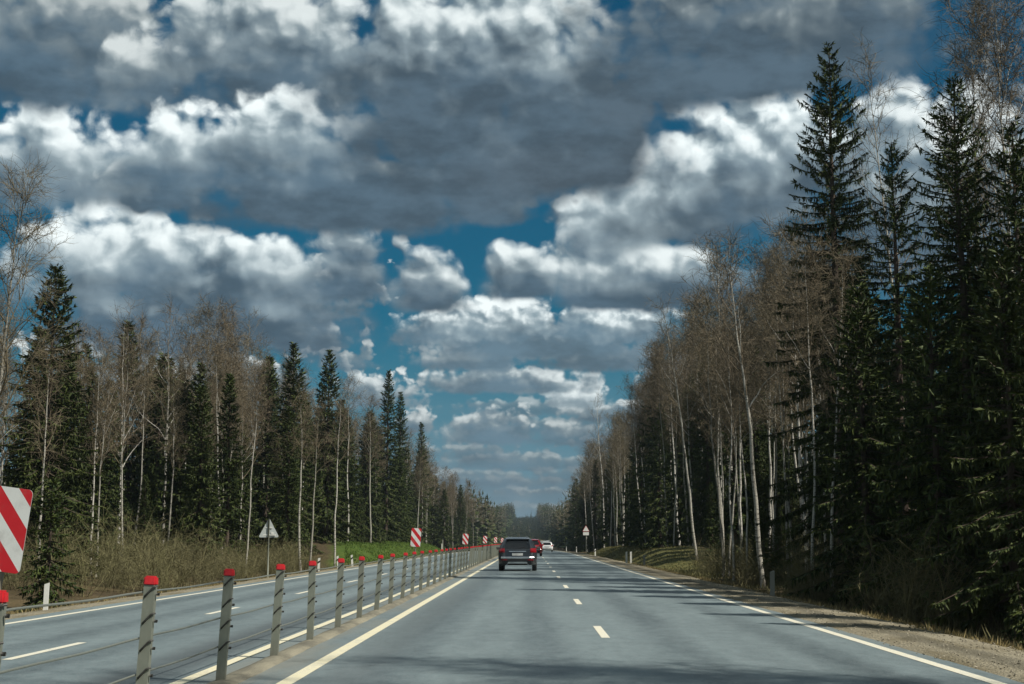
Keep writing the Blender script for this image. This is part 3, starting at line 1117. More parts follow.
TAKEN.append((16.5, 206.5, 4.2))     # a clearing through which the sun reaches the far white car
TAKEN.append((16.0, 194.5, 3.2))
scatter('r', 3, 13, 7, 7, 0.15, 1.5, 1.1)
scatter('r', 21, 26, 3, 3, 1.0, 1.2, 0.85)
scatter('r', 28, 52, 13, 36, 0.66, 1.4)
scatter('r', 52, 95, 15, 74, 0.26, 1.1, 0.95)
UNDER = True
scatter('r', 58, 100, 13, 44, 1.0, 0.9, 0.42)
scatter('r', 95, 235, 14, 108, 0.45, 1.3, 1.38)
scatter('r', 235, 420, 13, 76, 0.45, 1.6, 1.36)
scatter('l', 48, 95, 24, 92, 0.60, 1.2, 0.74)
scatter('l', 95, 225, 18, 112, 0.60, 1.4, 1.0)
scatter('l', 225, 420, 16, 72, 0.45, 1.7, 1.1)

print('counts', count)
# --- bare bushes
BUSH = [bush_mesh(2.4, 301 + i, stems=24 + 3 * i) for i in range(4)]


def bush(x, y, s, group, label):
    o = link('bare_bush', BUSH[rng.integers(0, 4)], None, (x, y, gz(x, y) - 0.03))
    o.rotation_euler = (0, 0, rng.random() * 6.28)
    w = s * rng.uniform(1.0, 1.3)
    o.scale = (w, w, s * rng.uniform(0.85, 1.1))
    tag(o, label, 'bush', group)


for i in range(110):
    y = rng.uniform(36, 92)
    e = 12.6 + 0.5 * rng.random()
    x = -(e + rng.random() ** 1.2 * max(1.0, edge_l(y) - 11.2))
    pxl = 530 + 1422 * x / y
    if pxl < 78 and x > -16:
        continue
    bush(x, y, rng.uniform(0.65, 1.15) * (1.0 if pxl < 200 else 0.72), 'bare bushes of the left brush', 'bare olive brown bush in the thicket between the opposite road and the left birches')
for i in range(60):
    y = rng.uniform(30, 100)
    x = edge_r(y) - 0.7 + rng.random() ** 1.3 * 5
    bush(x, y, rng.uniform(0.45, 1.0), 'bare bushes at the foot of the right wood', 'bare brown bush under the trees at the edge of the right wood')

# ------------------------------------------------------------------ ground cover and the far wood (uncountable)
def f_blade(lo, hi):
    def fn(bs, t):
        r = geo('Random Per Island')
        put_in(bs, color=mixc(r, lo, hi), rough=0.8, spec=0.2)
    return fn


M_green = material('green_grass', f_blade((0.032, 0.072, 0.010), (0.105, 0.150, 0.025)))
M_olive = material('olive_grass', f_blade((0.050, 0.055, 0.018), (0.20, 0.175, 0.070)))
M_straw = material('dry_grass', f_blade((0.10, 0.080, 0.035), (0.34, 0.275, 0.130)))


def grass(name, n, xf, y0, y1, hlo, hhi, w, m, label, seed, ypow=1.0, keep=None):
    rs = np.random.default_rng(seed)
    y = y0 + (y1 - y0) * rs.random(n) ** ypow
    x = xf(rs.random(n), y)
    # clumps
    u, v = x * .8 + y * .6, y * .8 - x * .6
    cl = hum(u, v, 1.1, seed) * 0.6 + 0.5 * hum(v, u * 0.7, 2.7, seed + 2.0) + 0.5 * hum(x, y, 0.37, seed + 2.0)
    k = cl > rs.uniform(-0.9, 0.5, n)
    x, y = x[k], y[k]
    n = len(x)
    z = ground(x, y) - 0.01
    p = np.stack([x, y, z], 1)
    d = np.stack([rs.normal(0, 0.45, n), rs.normal(0, 0.45, n), np.ones(n)], 1)
    h = rs.uniform(hlo, hhi, n)
    q = blades(p, d, h, np.full(n, w) * rs.uniform(0.7, 1.4, n), unit(rs.normal(0, 1, (n, 3)) * [1, 1, 0.1]), rs)
    b = MB()
    b.quads(q)
    return tag(link(name, b.mesh(name, m)), label, 'grass', None, 'stuff')


grass('green_grass', 26000, lambda r, y: -(11.6 + np.clip((y - 90) * 0.13, 0.6, 6.0) * r), 94, 235, 0.08, 0.24, 0.05, M_green, 'short bright green grass on the bank left of the opposite road', 1)
grass('bank_grass', 16000, lambda r, y: 7.6 + 6.0 * r, 76, 250, 0.06, 0.20, 0.05, M_olive, 'dry yellowish grass on the low bank right of the road', 2)
grass('verge_grass', 26000, lambda r, y: 6.75 + 0.25 * hum(0, y, 3.0, .5) + 1.9 * r ** 1.4, 13, 110, 0.05, 0.22, 0.012, M_straw, 'dry straw coloured grass along the outer edge of the right gravel shoulder', 3, 1.3)
grass('roadside_grass', 22000, lambda r, y: -(10.7 + 2.6 * r), 22, 110, 0.06, 0.30, 0.016, M_straw, 'dry straw coloured grass between the opposite road and the left brush', 4, 1.2)
# fallen sticks, leaves and dry stalks on the floor of the right wood
grass('forest_litter', 24000, lambda r, y: 8.2 + 9.0 * r, 16, 95, 0.08, 0.45, 0.022, M_bush, 'brown stalks and litter covering the floor of the right wood', 5, 1.3)


def stones():
    rs = np.random.default_rng(77)
    b = MB()
    n = 2000
    y = 13 + 45 * rs.random(n) ** 1.6
    x = 5.0 + 2.0 * rs.random(n) ** 0.8
    z = zr(y) + np.interp(x, [5.0, 5.7, 6.3, 6.9, 7.4], [0.0, 0.012, -0.01, -0.06, -0.24])
    for i in range(n):
        s = rs.uniform(0.006, 0.022)
        c = np.array([x[i], y[i], z[i] + s * 0.3])
        v = c + rs.normal(0, 1, (6, 3)) * 0.18 * s + np.array([(1, 0, 0), (-1, 0, 0), (0, 1, 0), (0, -1, 0), (0, 0, .7), (0, 0, -.7)]) * s
        b.add(v, [(0, 2, 4), (2, 1, 4), (1, 3, 4), (3, 0, 4), (2, 0, 5), (1, 2, 5), (3, 1, 5), (0, 3, 5)])
    m = material('loose_stones', f_blade((0.13, 0.115, 0.08), (0.36, 0.325, 0.25)))
    return tag(link('gravel', b.mesh('gravel', m)), 'loose grey and tan stones on the right gravel shoulder', 'gravel', None, 'stuff')


stones()
grass('shoulder_weeds', 2600, lambda r, y: 5.25 + 1.6 * r, 13, 70, 0.03, 0.10, 0.012, M_straw, 'sparse dry weeds growing through the right gravel shoulder', 6, 1.3)


def far_forest(name, label, deep):
    rs = np.random.default_rng(55)
    b = MB()

    def one(x, y, h, spr, big):
        if not deep and bend(y) - 11.5 < x < bend(y) + 7.0:
            return
        z0 = gz(x, y)
        if spr:
            lv = 20 if deep else 11
            for i in range(lv):
                t = (i + 0.5) / lv
                k = 8
                az = rs.random() * 6.28 + np.arange(k) * 6.28 / k + rs.normal(0, .2, k)
                L = (0.17 * h * (1 - t) ** 0.8 + 0.2) * rs.uniform(0.7, 1.15, k)
                d = np.stack([np.cos(az), np.sin(az), rs.uniform(-0.5, -0.05, k) + 0.6 * t], 1)
                p = np.tile([x, y, z0 + h * (0.06 + 0.92 * t)], (k, 1))
                b.quads(blades(p, d, L, (0.42 if deep else 0.75) * L + 0.25, np.tile([0, 0, 1.0], (k, 1)) + rs.normal(0, .35, (k, 3)), rs), 0)
            p = np.array([[x, y, z0 + h * 0.90]])
            b.quads(blades(p, np.array([[0, 0, 1.0]]), np.array([h * 0.1]), np.array([0.5]), np.array([[0, 1.0, 0]]), rs), 0)
        else:
            pts = np.array([[x, y, z0], [x + rs.normal(0, .3), y, z0 + h * .5], [x + rs.normal(0, .5), y, z0 + h * .93]])
            b.tube(pts, [0.13, 0.10, 0.03], 4, caps=False, mi=2)
            k = big
            t = rs.uniform(0.38, 0.98, k)
            az = rs.random(k) * 6.28
            rr = rs.random(k) ** 0.6 * 0.16 * h * np.sin(np.clip((t - 0.3) / 0.7, 0, 1) * PI) ** 0.7
            p = np.stack([x + rr * np.cos(az), y + rr * np.sin(az), z0 + h * t], 1)
            d = np.stack([np.cos(az) * .6, np.sin(az) * .6, rs.uniform(0.1, 1.2, k)], 1)
            b.quads(blades(p, d, rs.uniform(0.8, 2.2, k), rs.uniform(0.05, 0.13, k), rs.normal(0, 1, (k, 3)), rs), 1)

    if deep:                                        # what fills the gaps between the nearer trunks
        for i in range(520):
            y = rs.uniform(8, 420)
            x = -(39 + 34 * rs.random() ** 1.3) if y < 110 else -(34 + 26 * rs.random() ** 1.3)
            one(x, y, rs.uniform(9, 15.5), rs.random() < 0.72, 110)
        for i in range(520):
            y = rs.uniform(-5, 420)
            x = 24 + 30 * rs.random() ** 1.3
            one(x, y, rs.uniform(8, 14.5), rs.random() < 0.75, 110)
        me = b.mesh(name, [M_needle, M_twig, M_birch])
        return tag(link(name, me), label, 'forest', None, 'stuff')
    for side in (-1, 1):
        for i in range(620):                        # the walls of wood on both sides of the road
            y = 420 + 1380 * rs.random() ** 1.5
            e = (12.5 - 3.5 * float(sm(y, 750, 1000)) if side > 0 else 15.5 + 3.5 * float(sm(y, 750, 1000))) + 1.0 * hum(0, y, 23.0, side)
            x = side * (e + 14 * rs.random() ** 1.6)
            one(x, y, rs.uniform(14, 21.0), rs.random() < (0.72 if y > 520 else 0.45), 110 if y < 700 else 60)
        for i in range(420):                        # the slope that climbs in the distance
            y = rs.uniform(1050, 1780)
            x = -6 + side * (14 + 80 * rs.random() ** 1.3)
            one(x, y, rs.uniform(9, 16), rs.random() < 0.88, 50)
        for i in range(170):
            y = rs.uniform(420, 1000)
            x = side * (30 + 40 * rs.random())
            one(x, y, rs.uniform(15, 20), rs.random() < 0.55, 60)
    for i in range(1300):                            # young growth on the open slope
        y = rs.uniform(880, 1790)
        x = rs.uniform(-26, 16)
        one(x, y, rs.uniform(2.5, 5.5), True, 30)
    for i in range(330):                            # the crest behind
        y = rs.uniform(1780, 2300)
        x = rs.uniform(-160, 160)
        one(x, y, rs.uniform(8, 13), rs.random() < 0.9, 40)
    me = b.mesh(name, [M_needle, M_twig, M_birch])
    return tag(link(name, me), label, 'forest', None, 'stuff')


far_forest('distant_forest', 'distant mixed wood lining the straight road as far as the hill', False)
far_forest('deep_forest', 'dim depth of the woods behind the trees along both sides of the road', True)

# ------------------------------------------------------------------ the cable barrier
def f_galv(bs, t):
    p = texco('Object')
    n = noise(vmath('MULTIPLY', p, (1, 1, 0.35)), 22.0, 4, 0.65)
    o = oinfo('Random')
    z = sep(p)[2]
    col = mixc(n, (0.135, 0.152, 0.122), (0.27, 0.29, 0.24))
    col = mixc(o * 0.35, col, (0.22, 0.22, 0.18))
    col = mixc(sstep(z + n * 0.25, 0.08, 0.35, 0.55, 0.0), col, (0.16, 0.145, 0.105))
    put_in(bs, color=col, rough=0.55, metal=0.25, spec=0.4)


M_galv = material('weathered_galvanised_steel', f_galv)
M_red = plain('red_plastic', (0.50, 0.016, 0.022), 0.5, var=0.45, scale=16)
M_dark_steel = plain('dark_steel', (0.05, 0.05, 0.045), 0.55, 0.4, 0.3, 40)
M_rope = plain('wire_rope', (0.23, 0.25, 0.22), 0.5, 0.5, 0.25, 60)
M_plate_back = plain('grey_sheet_metal', (0.44, 0.48, 0.47), 0.5, 0.1, 0.15, 14)


def f_refl_white(bs, t):
    n = noise(texco('Object'), 7.0, 5, 0.6)
    put_in(bs, color=mixc(sstep(n, 0.35, 0.75), (0.80, 0.81, 0.78), (0.66, 0.66, 0.60)), rough=0.4)


M_white = material('white_sheeting', f_refl_white)

POST_H = 1.06


def post_parts(root, detail):
    b = MB()
    # a sigma shaped steel post: web, two flanges, two lips
    w, d, t = 0.094, 0.070, 0.006
    b.box((-w / 2, -d / 2, -0.25), (w / 2, -d / 2 + t, POST_H))
    b.box((-w / 2, -d / 2 + t, -0.25), (-w / 2 + t, d / 2, POST_H))
    b.box((w / 2 - t, -d / 2 + t, -0.25), (w / 2, d / 2, POST_H))
    b.box((-w / 2 + t, d / 2 - t, -0.25), (-w / 2 + 0.028, d / 2, POST_H))
    b.box((w / 2 - 0.028, d / 2 - t, -0.25), (w / 2 - t, d / 2, POST_H))
    link('post_body', PM.setdefault('body', b.mesh('post_body', M_galv)), root)
    if 'cap' not in PM:
        bm = bmesh.new()
        bmesh.ops.create_cube(bm, size=1.0)
        bmesh.ops.scale(bm, vec=(0.110, 0.090, 0.078), verts=bm.verts)
        top = [v for v in bm.verts if v.co.z > 0]
        for v in top:
            v.co.x *= 0.90
            v.co.y *= 0.88
        bmesh.ops.bevel(bm, geom=bm.edges[:], offset=0.012, segments=2, affect='EDGES', clamp_overlap=True)
        me = bpy.data.meshes.new('post_cap')
        bm.to_mesh(me)
        bm.free()
        me.materials.append(M_red)
        PM['cap'] = me
    link('post_cap', PM['cap'], root, (0, 0, POST_H + 0.035))
    if detail:
        if 'hook' not in PM:
            h = MB()
            pts = [(-0.030, -0.036, -0.038), (-0.030, -0.048, -0.036), (0.000, -0.049, 0.0), (0.034, -0.048, 0.040), (0.058, -0.046, 0.052), (0.062, -0.02, 0.052)]
            h.tube(pts, 0.0085, 6)
            h.tube([(0.058, -0.012, -0.012), (0.084, -0.012, -0.012)], 0.014, 6)
            PM['hook'] = h.mesh('cable_hook', M_dark_steel, True)
        for z in (1.00, 0.78, 0.56, 0.34):
            link('cable_hook', PM['hook'], root, (0, 0, z))


PM = {}
ORD = ['first', 'second', 'third', 'fourth', 'fifth', 'sixth', 'seventh', 'eighth', 'ninth', 'tenth']
BX = -3.20
post_y0 = 3.2 / math.tan(math.atan2(-ray(148, 575).x, ray(148, 575).y)) - 3.0
i = 0
y = post_y0
prng = random.Random(4)
while y < 300:
    n_plate = int((y - post_y0 + 0.1) // 30)
    k = int(round((y - post_y0 - n_plate * 30) / 3.0))
    if i == 0:
        lab = 'nearest red capped barrier post under the big striped plate at the left edge'
    elif n_plate == 0:
        lab = 'red capped grey barrier post, %s one past the big striped plate at the left edge' % ORD[k - 1]
    elif n_plate == 1:
        lab = ('red capped barrier post carrying the small striped plate above the green bank' if k == 0 else
               'red capped barrier post, %s one past the striped plate above the green bank' % ORD[k - 1])
    elif n_plate == 2:
        lab = ('red capped barrier post carrying the third striped plate of the row' if k == 0 else
               'red capped barrier post, %s one past the third striped plate of the row' % ORD[k - 1])
    else:
        lab = 'tiny red capped barrier post in the dense far end of the barrier row'
    yj = y - (0.55 if i == 0 else 0.12 if i == 1 else 0.0) + prng.gauss(0, 0.03)
    r = thing('barrier_post', lab, 'post', (BX, yj, float(zr(y)) + 0.03), prng.gauss(0, 0.03), 'barrier posts along the median')
    r.rotation_euler = (prng.gauss(-0.006, 0.012), R(2.6) + prng.gauss(0, 0.016), prng.gauss(0, 0.03))
    post_parts(r, y < 75)
    i += 1
    y += 3.0

for z, lab in ((1.03, 'topmost wire rope of the median barrier, just under the red caps'),
               (0.655, 'middle wire rope of the median barrier'),
               (0.36, 'lowest wire rope of the median barrier')):
    b = MB()
    yy = np.concatenate([np.arange(2.0, 90, 0.5), np.arange(90, 301, 3.0)])
    ph = (yy - post_y0) / 3.0
    sag = -0.010 * (1 - np.cos(ph * 2 * PI)) * 0.5
    side = BX + z * math.tan(R(2.6)) + 0.070 * np.cos(ph * PI) * (1 if z > 0.5 else -1) * 0.0 - 0.065
    b.tube(np.stack([np.broadcast_to(side, yy.shape), yy, zr(yy) + z + sag], 1), 0.0092, 6)
    tag(link('barrier_cable', b.mesh('barrier_cable', M_rope, True)), lab, 'cable', 'wire ropes of the median barrier')


# --- striped marker plates on the posts
def f_stripes(bs, t):
    p = texco('Object')
    x, y, z = sep(p)
    u = (z + x * 1.12 + 0.095) * (1.0 / 0.262)
    fr = S.math('FRACT', u + 10.0)
    red = sstep(fr, 0.495, 0.505)
    n = noise(p, 9.0, 4, 0.6)
    rc = mixc(n, (0.50, 0.012, 0.020), (0.66, 0.022, 0.030))
    wc = mixc(n, (0.82, 0.83, 0.80), (0.68, 0.69, 0.66))
    dirt = sstep(noise(p, 4.0, 6, 0.7), 0.48, 0.72, 0.0, 0.35)
    put_in(bs, color=mixc(dirt, mixc(red, wc, rc), (0.22, 0.20, 0.16)), rough=0.35)


M_stripes = material('red_and_white_stripes', f_stripes)


def rounded_plate(w, h, rad, t, mats, name):
    bm = bmesh.new()
    pts = []
    for cx, cz, a0 in ((w / 2 - rad, h / 2 - rad, 0), (-w / 2 + rad, h / 2 - rad, 90), (-w / 2 + rad, -h / 2 + rad, 180), (w / 2 - rad, -h / 2 + rad, 270)):
        for a in range(0, 91, 15):
            pts.append((cx + rad * math.cos(R(a0 + a)), cz + rad * math.sin(R(a0 + a))))
    fr = [bm.verts.new((x, -t / 2, z)) for x, z in pts]
    bk = [bm.verts.new((x, t / 2, z)) for x, z in pts]
    f = bm.faces.new(fr)
    f.material_index = 0
    f2 = bm.faces.new(list(reversed(bk)))
    f2.material_index = 1
    n = len(pts)
    for i in range(n):
        q = bm.faces.new((fr[i], bk[i], bk[(i + 1) % n], fr[(i + 1) % n]))
        q.material_index = 1
    bmesh.ops.recalc_face_normals(bm, faces=bm.faces)
    me = bpy.data.meshes.new(name)
    bm.to_mesh(me)
    bm.free()
    for m in mats:
        me.materials.append(m)
    return me


plate_me = rounded_plate(0.27, 0.50, 0.03, 0.004, [M_stripes, M_plate_back], 'striped_plate')
pole_b = MB()
pole_b.tube([(0, 0.03, -0.62), (0, 0.03, 0.18)], 0.022, 8)
pole_b.box((-0.03, 0.004, -0.16), (0.03, 0.03, -0.13))
pole_b.box((-0.03, 0.004, 0.12), (0.03, 0.03, 0.15))
pole_me = pole_b.mesh('plate_bracket', M_galv)
PL = ['big red and white striped plate cut off by the left edge of the view',
      'small red and white striped plate rising in front of the green grass bank',
      'red and white striped plate, third along the barrier',
      'red and white striped plate, fourth along the barrier',
      'red and white striped plate, fifth along the barrier near the dark car',
      'tiny striped plate, sixth along the barrier just left of the dark car']
for k in range(6):
    yk = post_y0 + 30 * k - (0.52 if k == 0 else 0)
    zc = 1.52 if k == 0 else 1.545
    r = thing('marker_plate', PL[k], 'road marker', (BX + zc * math.tan(R(2.6)) + (0.0 if k == 0 else 0.02), yk + 0.02, float(zr(yk)) + zc), 0, 'striped plates on the barrier')
    r.rotation_euler = (0, R(7.5) if k == 0 else R(2 + 2 * (k % 3)), R(-8 + 3 * k))
    link('striped_face', plate_me, r)
    link('plate_bracket', pole_me, r)


# --- signs and marker posts beside the roads
def sign_triangle(w, h, t, band, mats, name):
    """rounded triangle; the rim is a separate band of faces"""
    bm = bmesh.new()
    def outline(k):
        rad = 0.05 * k
        c = [(-w / 2 * k + 0.05 * k, -h / 3 * k + 0.03 * k), (w / 2 * k - 0.05 * k, -h / 3 * k + 0.03 * k), (0, 2 * h / 3 * k - 0.09 * k)]
        ang = [(150, 270), (270, 390), (30, 150)]
        pts = []
        for (x, z), (a0, a1) in zip(c, ang):
            for q in range(5):
                a = R(a0 + (a1 - a0) * q / 4)
                pts.append((x + rad * math.cos(a), z + rad * math.sin(a)))
        return pts
    o, i_ = outline(1.0), outline(1.0 - band)
    n = len(o)
    vo = [bm.verts.new((x, -t / 2, z)) for x, z in o]
    vi = [bm.verts.new((x, -t / 2, z)) for x, z in i_]
    vb = [bm.verts.new((x, t / 2, z)) for x, z in o]
    for q in range(n):
        f = bm.faces.new((vo[q], vo[(q + 1) % n], vi[(q + 1) % n], vi[q]))
        f.material_index = 1
        f = bm.faces.new((vo[q], vb[q], vb[(q + 1) % n], vo[(q + 1) % n]))
        f.material_index = 2
    f = bm.faces.new(vi)
    f.material_index = 0
    f = bm.faces.new(list(reversed(vb)))
    f.material_index = 2
    bmesh.ops.recalc_face_normals(bm, faces=bm.faces)
    me = bpy.data.meshes.new(name)
    bm.to_mesh(me)
    bm.free()
    for m in mats:
        me.materials.append(m)
    return me


M_signred = plain('sign_red', (0.55, 0.03, 0.03), 0.4, var=0.1)
# left: seen from behind
ys_ = 60.0
xs_ = -10.95
sg = thing('triangular_sign', 'grey back of a triangular road sign on a thin pole before the brush', 'road sign', (xs_, ys_, gz(xs_, ys_)))
tri = sign_triangle(0.80, 0.78, 0.012, 0.14, [M_white, M_signred, M_plate_back], 'sign_panel')
o = link('sign_panel', tri, sg, (0, 0.0, 1.88 - gz(xs_, ys_)))
o.rotation_euler = (0, 0, PI + R(6))
b = MB()
b.tube([(0, -0.045, -0.3), (0, -0.045, 2.38 - gz(xs_, ys_))], 0.032, 8)
link('pole', b.mesh('sign_pole', M_galv, True), sg)
b = MB()
b.box((-0.30, -0.030, 0), (0.30, -0.008, 0.045))
b.box((-0.14, -0.030, 0.30), (0.14, -0.008, 0.345))
b.box((0.10, -0.036, 0.06), (0.19, -0.010, 0.14))
link('bracket', b.mesh('sign_bracket', M_white), sg, (0, 0, 1.68 - gz(xs_, ys_)))
# right: facing us, with a plate beneath
xr_, yr_ = 7.7, 198.0
sg = thing('warning_sign', 'white triangular road sign with a plate beneath at the far right roadside', 'road sign', (xr_, yr_, gz(xr_, yr_)))
link('sign_panel', sign_triangle(0.92, 0.82, 0.012, 0.13, [M_white, M_signred, M_plate_back], 'warning_panel'), sg, (0, 0, 3.05 - gz(xr_, yr_)))
link('sign_plate', rounded_plate(0.80, 0.42, 0.04, 0.006, [M_white, M_plate_back], 'sign_plate'), sg, (0, 0, 2.45 - gz(xr_, yr_)))
b = MB()
b.tube([(0, 0.045, -0.3), (0, 0.045, 3.5 - gz(xr_, yr_))], 0.032, 8)
b.box((-0.25, 0.008, 2.90 - gz(xr_, yr_)), (0.25, 0.02, 2.94 - gz(xr_, yr_)))
link('pole', b.mesh('warning_pole', M_galv), sg)
# a far grey sign back on the left
xl_, yl_ = -11.4, 250.0
sg = thing('road_sign', 'small grey back of a far road sign left of the dark car', 'road sign', (xl_, yl_, gz(xl_, yl_)))
link('sign_panel', rounded_plate(0.75, 0.75, 0.06, 0.008, [M_plate_back, M_plate_back], 'far_panel'), sg, (0, 0, 2.3 - gz(xl_, yl_)))
b = MB()
b.tube([(0, -0.05, -0.3), (0, -0.05, 2.6 - gz(xl_, yl_))], 0.035, 8)
link('pole', b.mesh('far_pole', M_galv), sg)

M_postwhite = plain('white_plastic', (0.72, 0.73, 0.68), 0.5, var=0.15, scale=12)
M_postgrey = plain('grey_concrete', (0.30, 0.30, 0.26), 0.8, var=0.2, scale=20)
M_black = plain('black_rubber', (0.02, 0.02, 0.02), 0.6)


def delineator(x, y, h, m, label, lean=0.0, band=True, w=0.12):
    r = thing('delineator_post', label, 'marker post', (x, y, gz(x, y)))
    r.rotation_euler = (0, lean, 0)
    b = MB()
    v = []
    for z, k in ((-0.2, 1.0), (h - 0.06, 1.0)):
        v += [(-w / 2, -0.05, z), (w / 2, -0.05, z), (w / 2 * 0.6, 0.05, z), (-w / 2 * 0.6, 0.05, z)]
    v += [(-w / 2, -0.05, h - 0.035), (w / 2, -0.05, h), (w / 2 * 0.6, 0.05, h), (-w / 2 * 0.6, 0.05, h - 0.035)]
    f = [(0, 3, 2, 1)] + [(a + j, a + (j + 1) % 4, a + 4 + (j + 1) % 4, a + 4 + j) for a in (0, 4) for j in range(4)] + [(8, 9, 10, 11)]
    b.add(v, f)
    link('post_body', b.mesh('delineator_body', m), r)
    if band:
        b = MB()
        b.add([(-w / 2 - .003, -0.054, h - 0.30), (w / 2 + .003, -0.054, h - 0.22), (w / 2 + .003, -0.054, h - 0.12), (-w / 2 - .003, -0.054, h - 0.20),
               (-w / 2 - .003, -0.0505, h - 0.30), (w / 2 + .003, -0.0505, h - 0.22), (w / 2 + .003, -0.0505, h - 0.12), (-w / 2 - .003, -0.0505, h - 0.20)],
              [(0, 1, 2, 3), (4, 7, 6, 5), (0, 4, 5, 1), (1, 5, 6, 2), (2, 6, 7, 3), (3, 7, 4, 0)])
        link('black_band', b.mesh('black_band', M_black), r)
    return r


delineator(-10.5, 31.2, 0.64, M_postwhite, 'white marker post at the left road edge below the small bushy spruce', R(1), False, 0.10)
delineator(-10.6, 72.0, 0.72, M_postwhite, 'white marker post with a black band, nearest of the three past the triangular sign', R(2))
delineator(-10.6, 79.5, 0.74, M_postwhite, 'slanting white marker post, middle one of three past the triangular sign', R(-5))
delineator(-10.6, 85.8, 0.74, M_postwhite, 'slanting white marker post, farthest of three before the green bank', R(-5))
delineator(6.72, 40.2, 0.72, M_postgrey, 'grey marker post in the shade beside the leaning white birch', R(1), False, 0.13)
delineator(6.55, 98.0, 0.82, M_postwhite, 'white marker post by the dry bank, left one of the close white pair', 0, False)
delineator(6.75, 96.5, 0.84, M_postwhite, 'white marker post by the dry bank, right one of the close white pair', 0, False)
delineator(7.2, 91.0, 0.78, M_postgrey, 'grey marker post just right of the close white pair by the dry bank', 0, False, 0.13)
delineator(6.6, 146.0, 0.75, M_postwhite, 'small white marker post between the dry bank and the far road sign', 0)
delineator(6.6, 205.0, 0.85, M_postwhite, 'tiny white marker post at the road edge below the far road sign', 0)
delineator(6.6, 262.0, 0.85, M_postwhite, 'tiny white marker post beyond the far road sign', 0)
delineator(-12.6, 205.0, 1.2, M_postwhite, 'pale marker post at the far end of the green bank', 0, False)
delineator(-12.9, 212.0, 1.7, M_postgrey, 'taller pale stake at the far end of the green bank', 0, False)

# ------------------------------------------------------------------ vehicles
def car_paint(name, col, rough=0.25, metal=0.0):
    def fn(bs, t):
        n = noise(texco('Object'), 3.0, 5, 0.6)
        z = sep(texco('Object'))[2]
        dirt = sstep(z + n * 0.5, 0.45, 1.0, 0.5, 0.0)
        put_in(bs, color=mixc(dirt, col, (0.10, 0.09, 0.075)), rough=rough + dirt * 0.4, metal=metal, coat=0.7, coat_rough=0.08)
    return material(name, fn)


M_glass = plain('dark_window_glass', (0.012, 0.014, 0.016), 0.06, var=0.1, spec=0.7)
M_tyre = plain('tyre_rubber', (0.018, 0.018, 0.018), 0.8)
M_rim = plain('alloy_rim', (0.35, 0.35, 0.36), 0.35, 0.8)
M_trim = plain('black_trim', (0.022, 0.023, 0.025), 0.55)
M_chrome = plain('chrome', (0.62, 0.64, 0.66), 0.2, 0.9)
M_lamp = plain('red_lamp', (0.24, 0.008, 0.012), 0.15, var=0.25, spec=0.6)
M_headlamp = plain('clear_lamp', (0.7, 0.72, 0.75), 0.1, spec=0.6)
M_numplate = plain('white_number_plate', (0.55, 0.56, 0.54), 0.4, var=0.25)


class Shell:
    """a car body lofted over height: rear y, front y, half width and corner radius at each level"""
    def __init__(s, prof):
        s.p = np.array(prof, float)

    def at(s, z):
        return [float(np.interp(z, s.p[:, 0], s.p[:, k])) for k in range(1, 5)]

    def ring(s, z, n=7, grow=0.0):
        yr, yf, w, rc = s.at(z)
        w += grow
        yr -= grow
        yf += grow
        rc = min(rc, w * 0.95, (yf - yr) * 0.45)
        pts = []
        for cx, cy, a0 in ((w - rc, yr + rc, -90), (w - rc, yf - rc, 0), (-w + rc, yf - rc, 90), (-w + rc, yr + rc, 180)):
            for k in range(n):
                a = R(a0 + 90 * k / (n - 1))
                pts.append((cx + rc * math.cos(a), cy + rc * math.sin(a), z))
        return pts

    def body(s, b, mi=0):
        rings = [s.ring(z) for z in s.p[:, 0]]
        n = len(rings[0])
        v = [p for r in rings for p in r]
        f = [(i * n + j, i * n + (j + 1) % n, (i + 1) * n + (j + 1) % n, (i + 1) * n + j) for i in range(len(rings) - 1) for j in range(n)]
        f.append(tuple(reversed(range(n))))
        f.append(tuple((len(rings) - 1) * n + j for j in range(n)))
        b.add(v, f, mi)

    def rear(s, x, z, g=0.0):
        yr, yf, w, rc = s.at(z)
        ax = abs(x)
        if ax <= w - rc:
            return yr - g
        q = min(1.0, (ax - (w - rc)) / rc)
        return yr + rc * (1 - math.sqrt(max(0, 1 - q * q))) - g

    def front(s, x, z, g=0.0):
        yr, yf, w, rc = s.at(z)
        q = min(1.0, max(0.0, (abs(x) - (w - rc)) / rc))
        return yf - rc * (1 - math.sqrt(max(0, 1 - q * q))) + g


def patch(grid, thick):
    """a panel with a little thickness from a grid of points; thick is the inward offset vector"""
    g = np.asarray(grid, float)
    m, n = g.shape[:2]
    off = np.asarray(thick, float)
    v = np.concatenate([g.reshape(-1, 3), (g + off).reshape(-1, 3)])
    f = []
    for i in range(m - 1):
        for j in range(n - 1):
            a = i * n + j
            f.append((a, a + 1, a + n + 1, a + n))
            c = a + m * n
            f.append((c, c + n, c + n + 1, c + 1))
    rim = [j for j in range(n)] + [i * n + n - 1 for i in range(1, m)] + [(m - 1) * n + j for j in range(n - 2, -1, -1)] + [i * n for i in range(m - 2, 0, -1)]
    for k in range(len(rim)):
        a, c = rim[k], rim[(k + 1) % len(rim)]
        f.append((a, a + m * n, c + m * n, c))
    return v, f


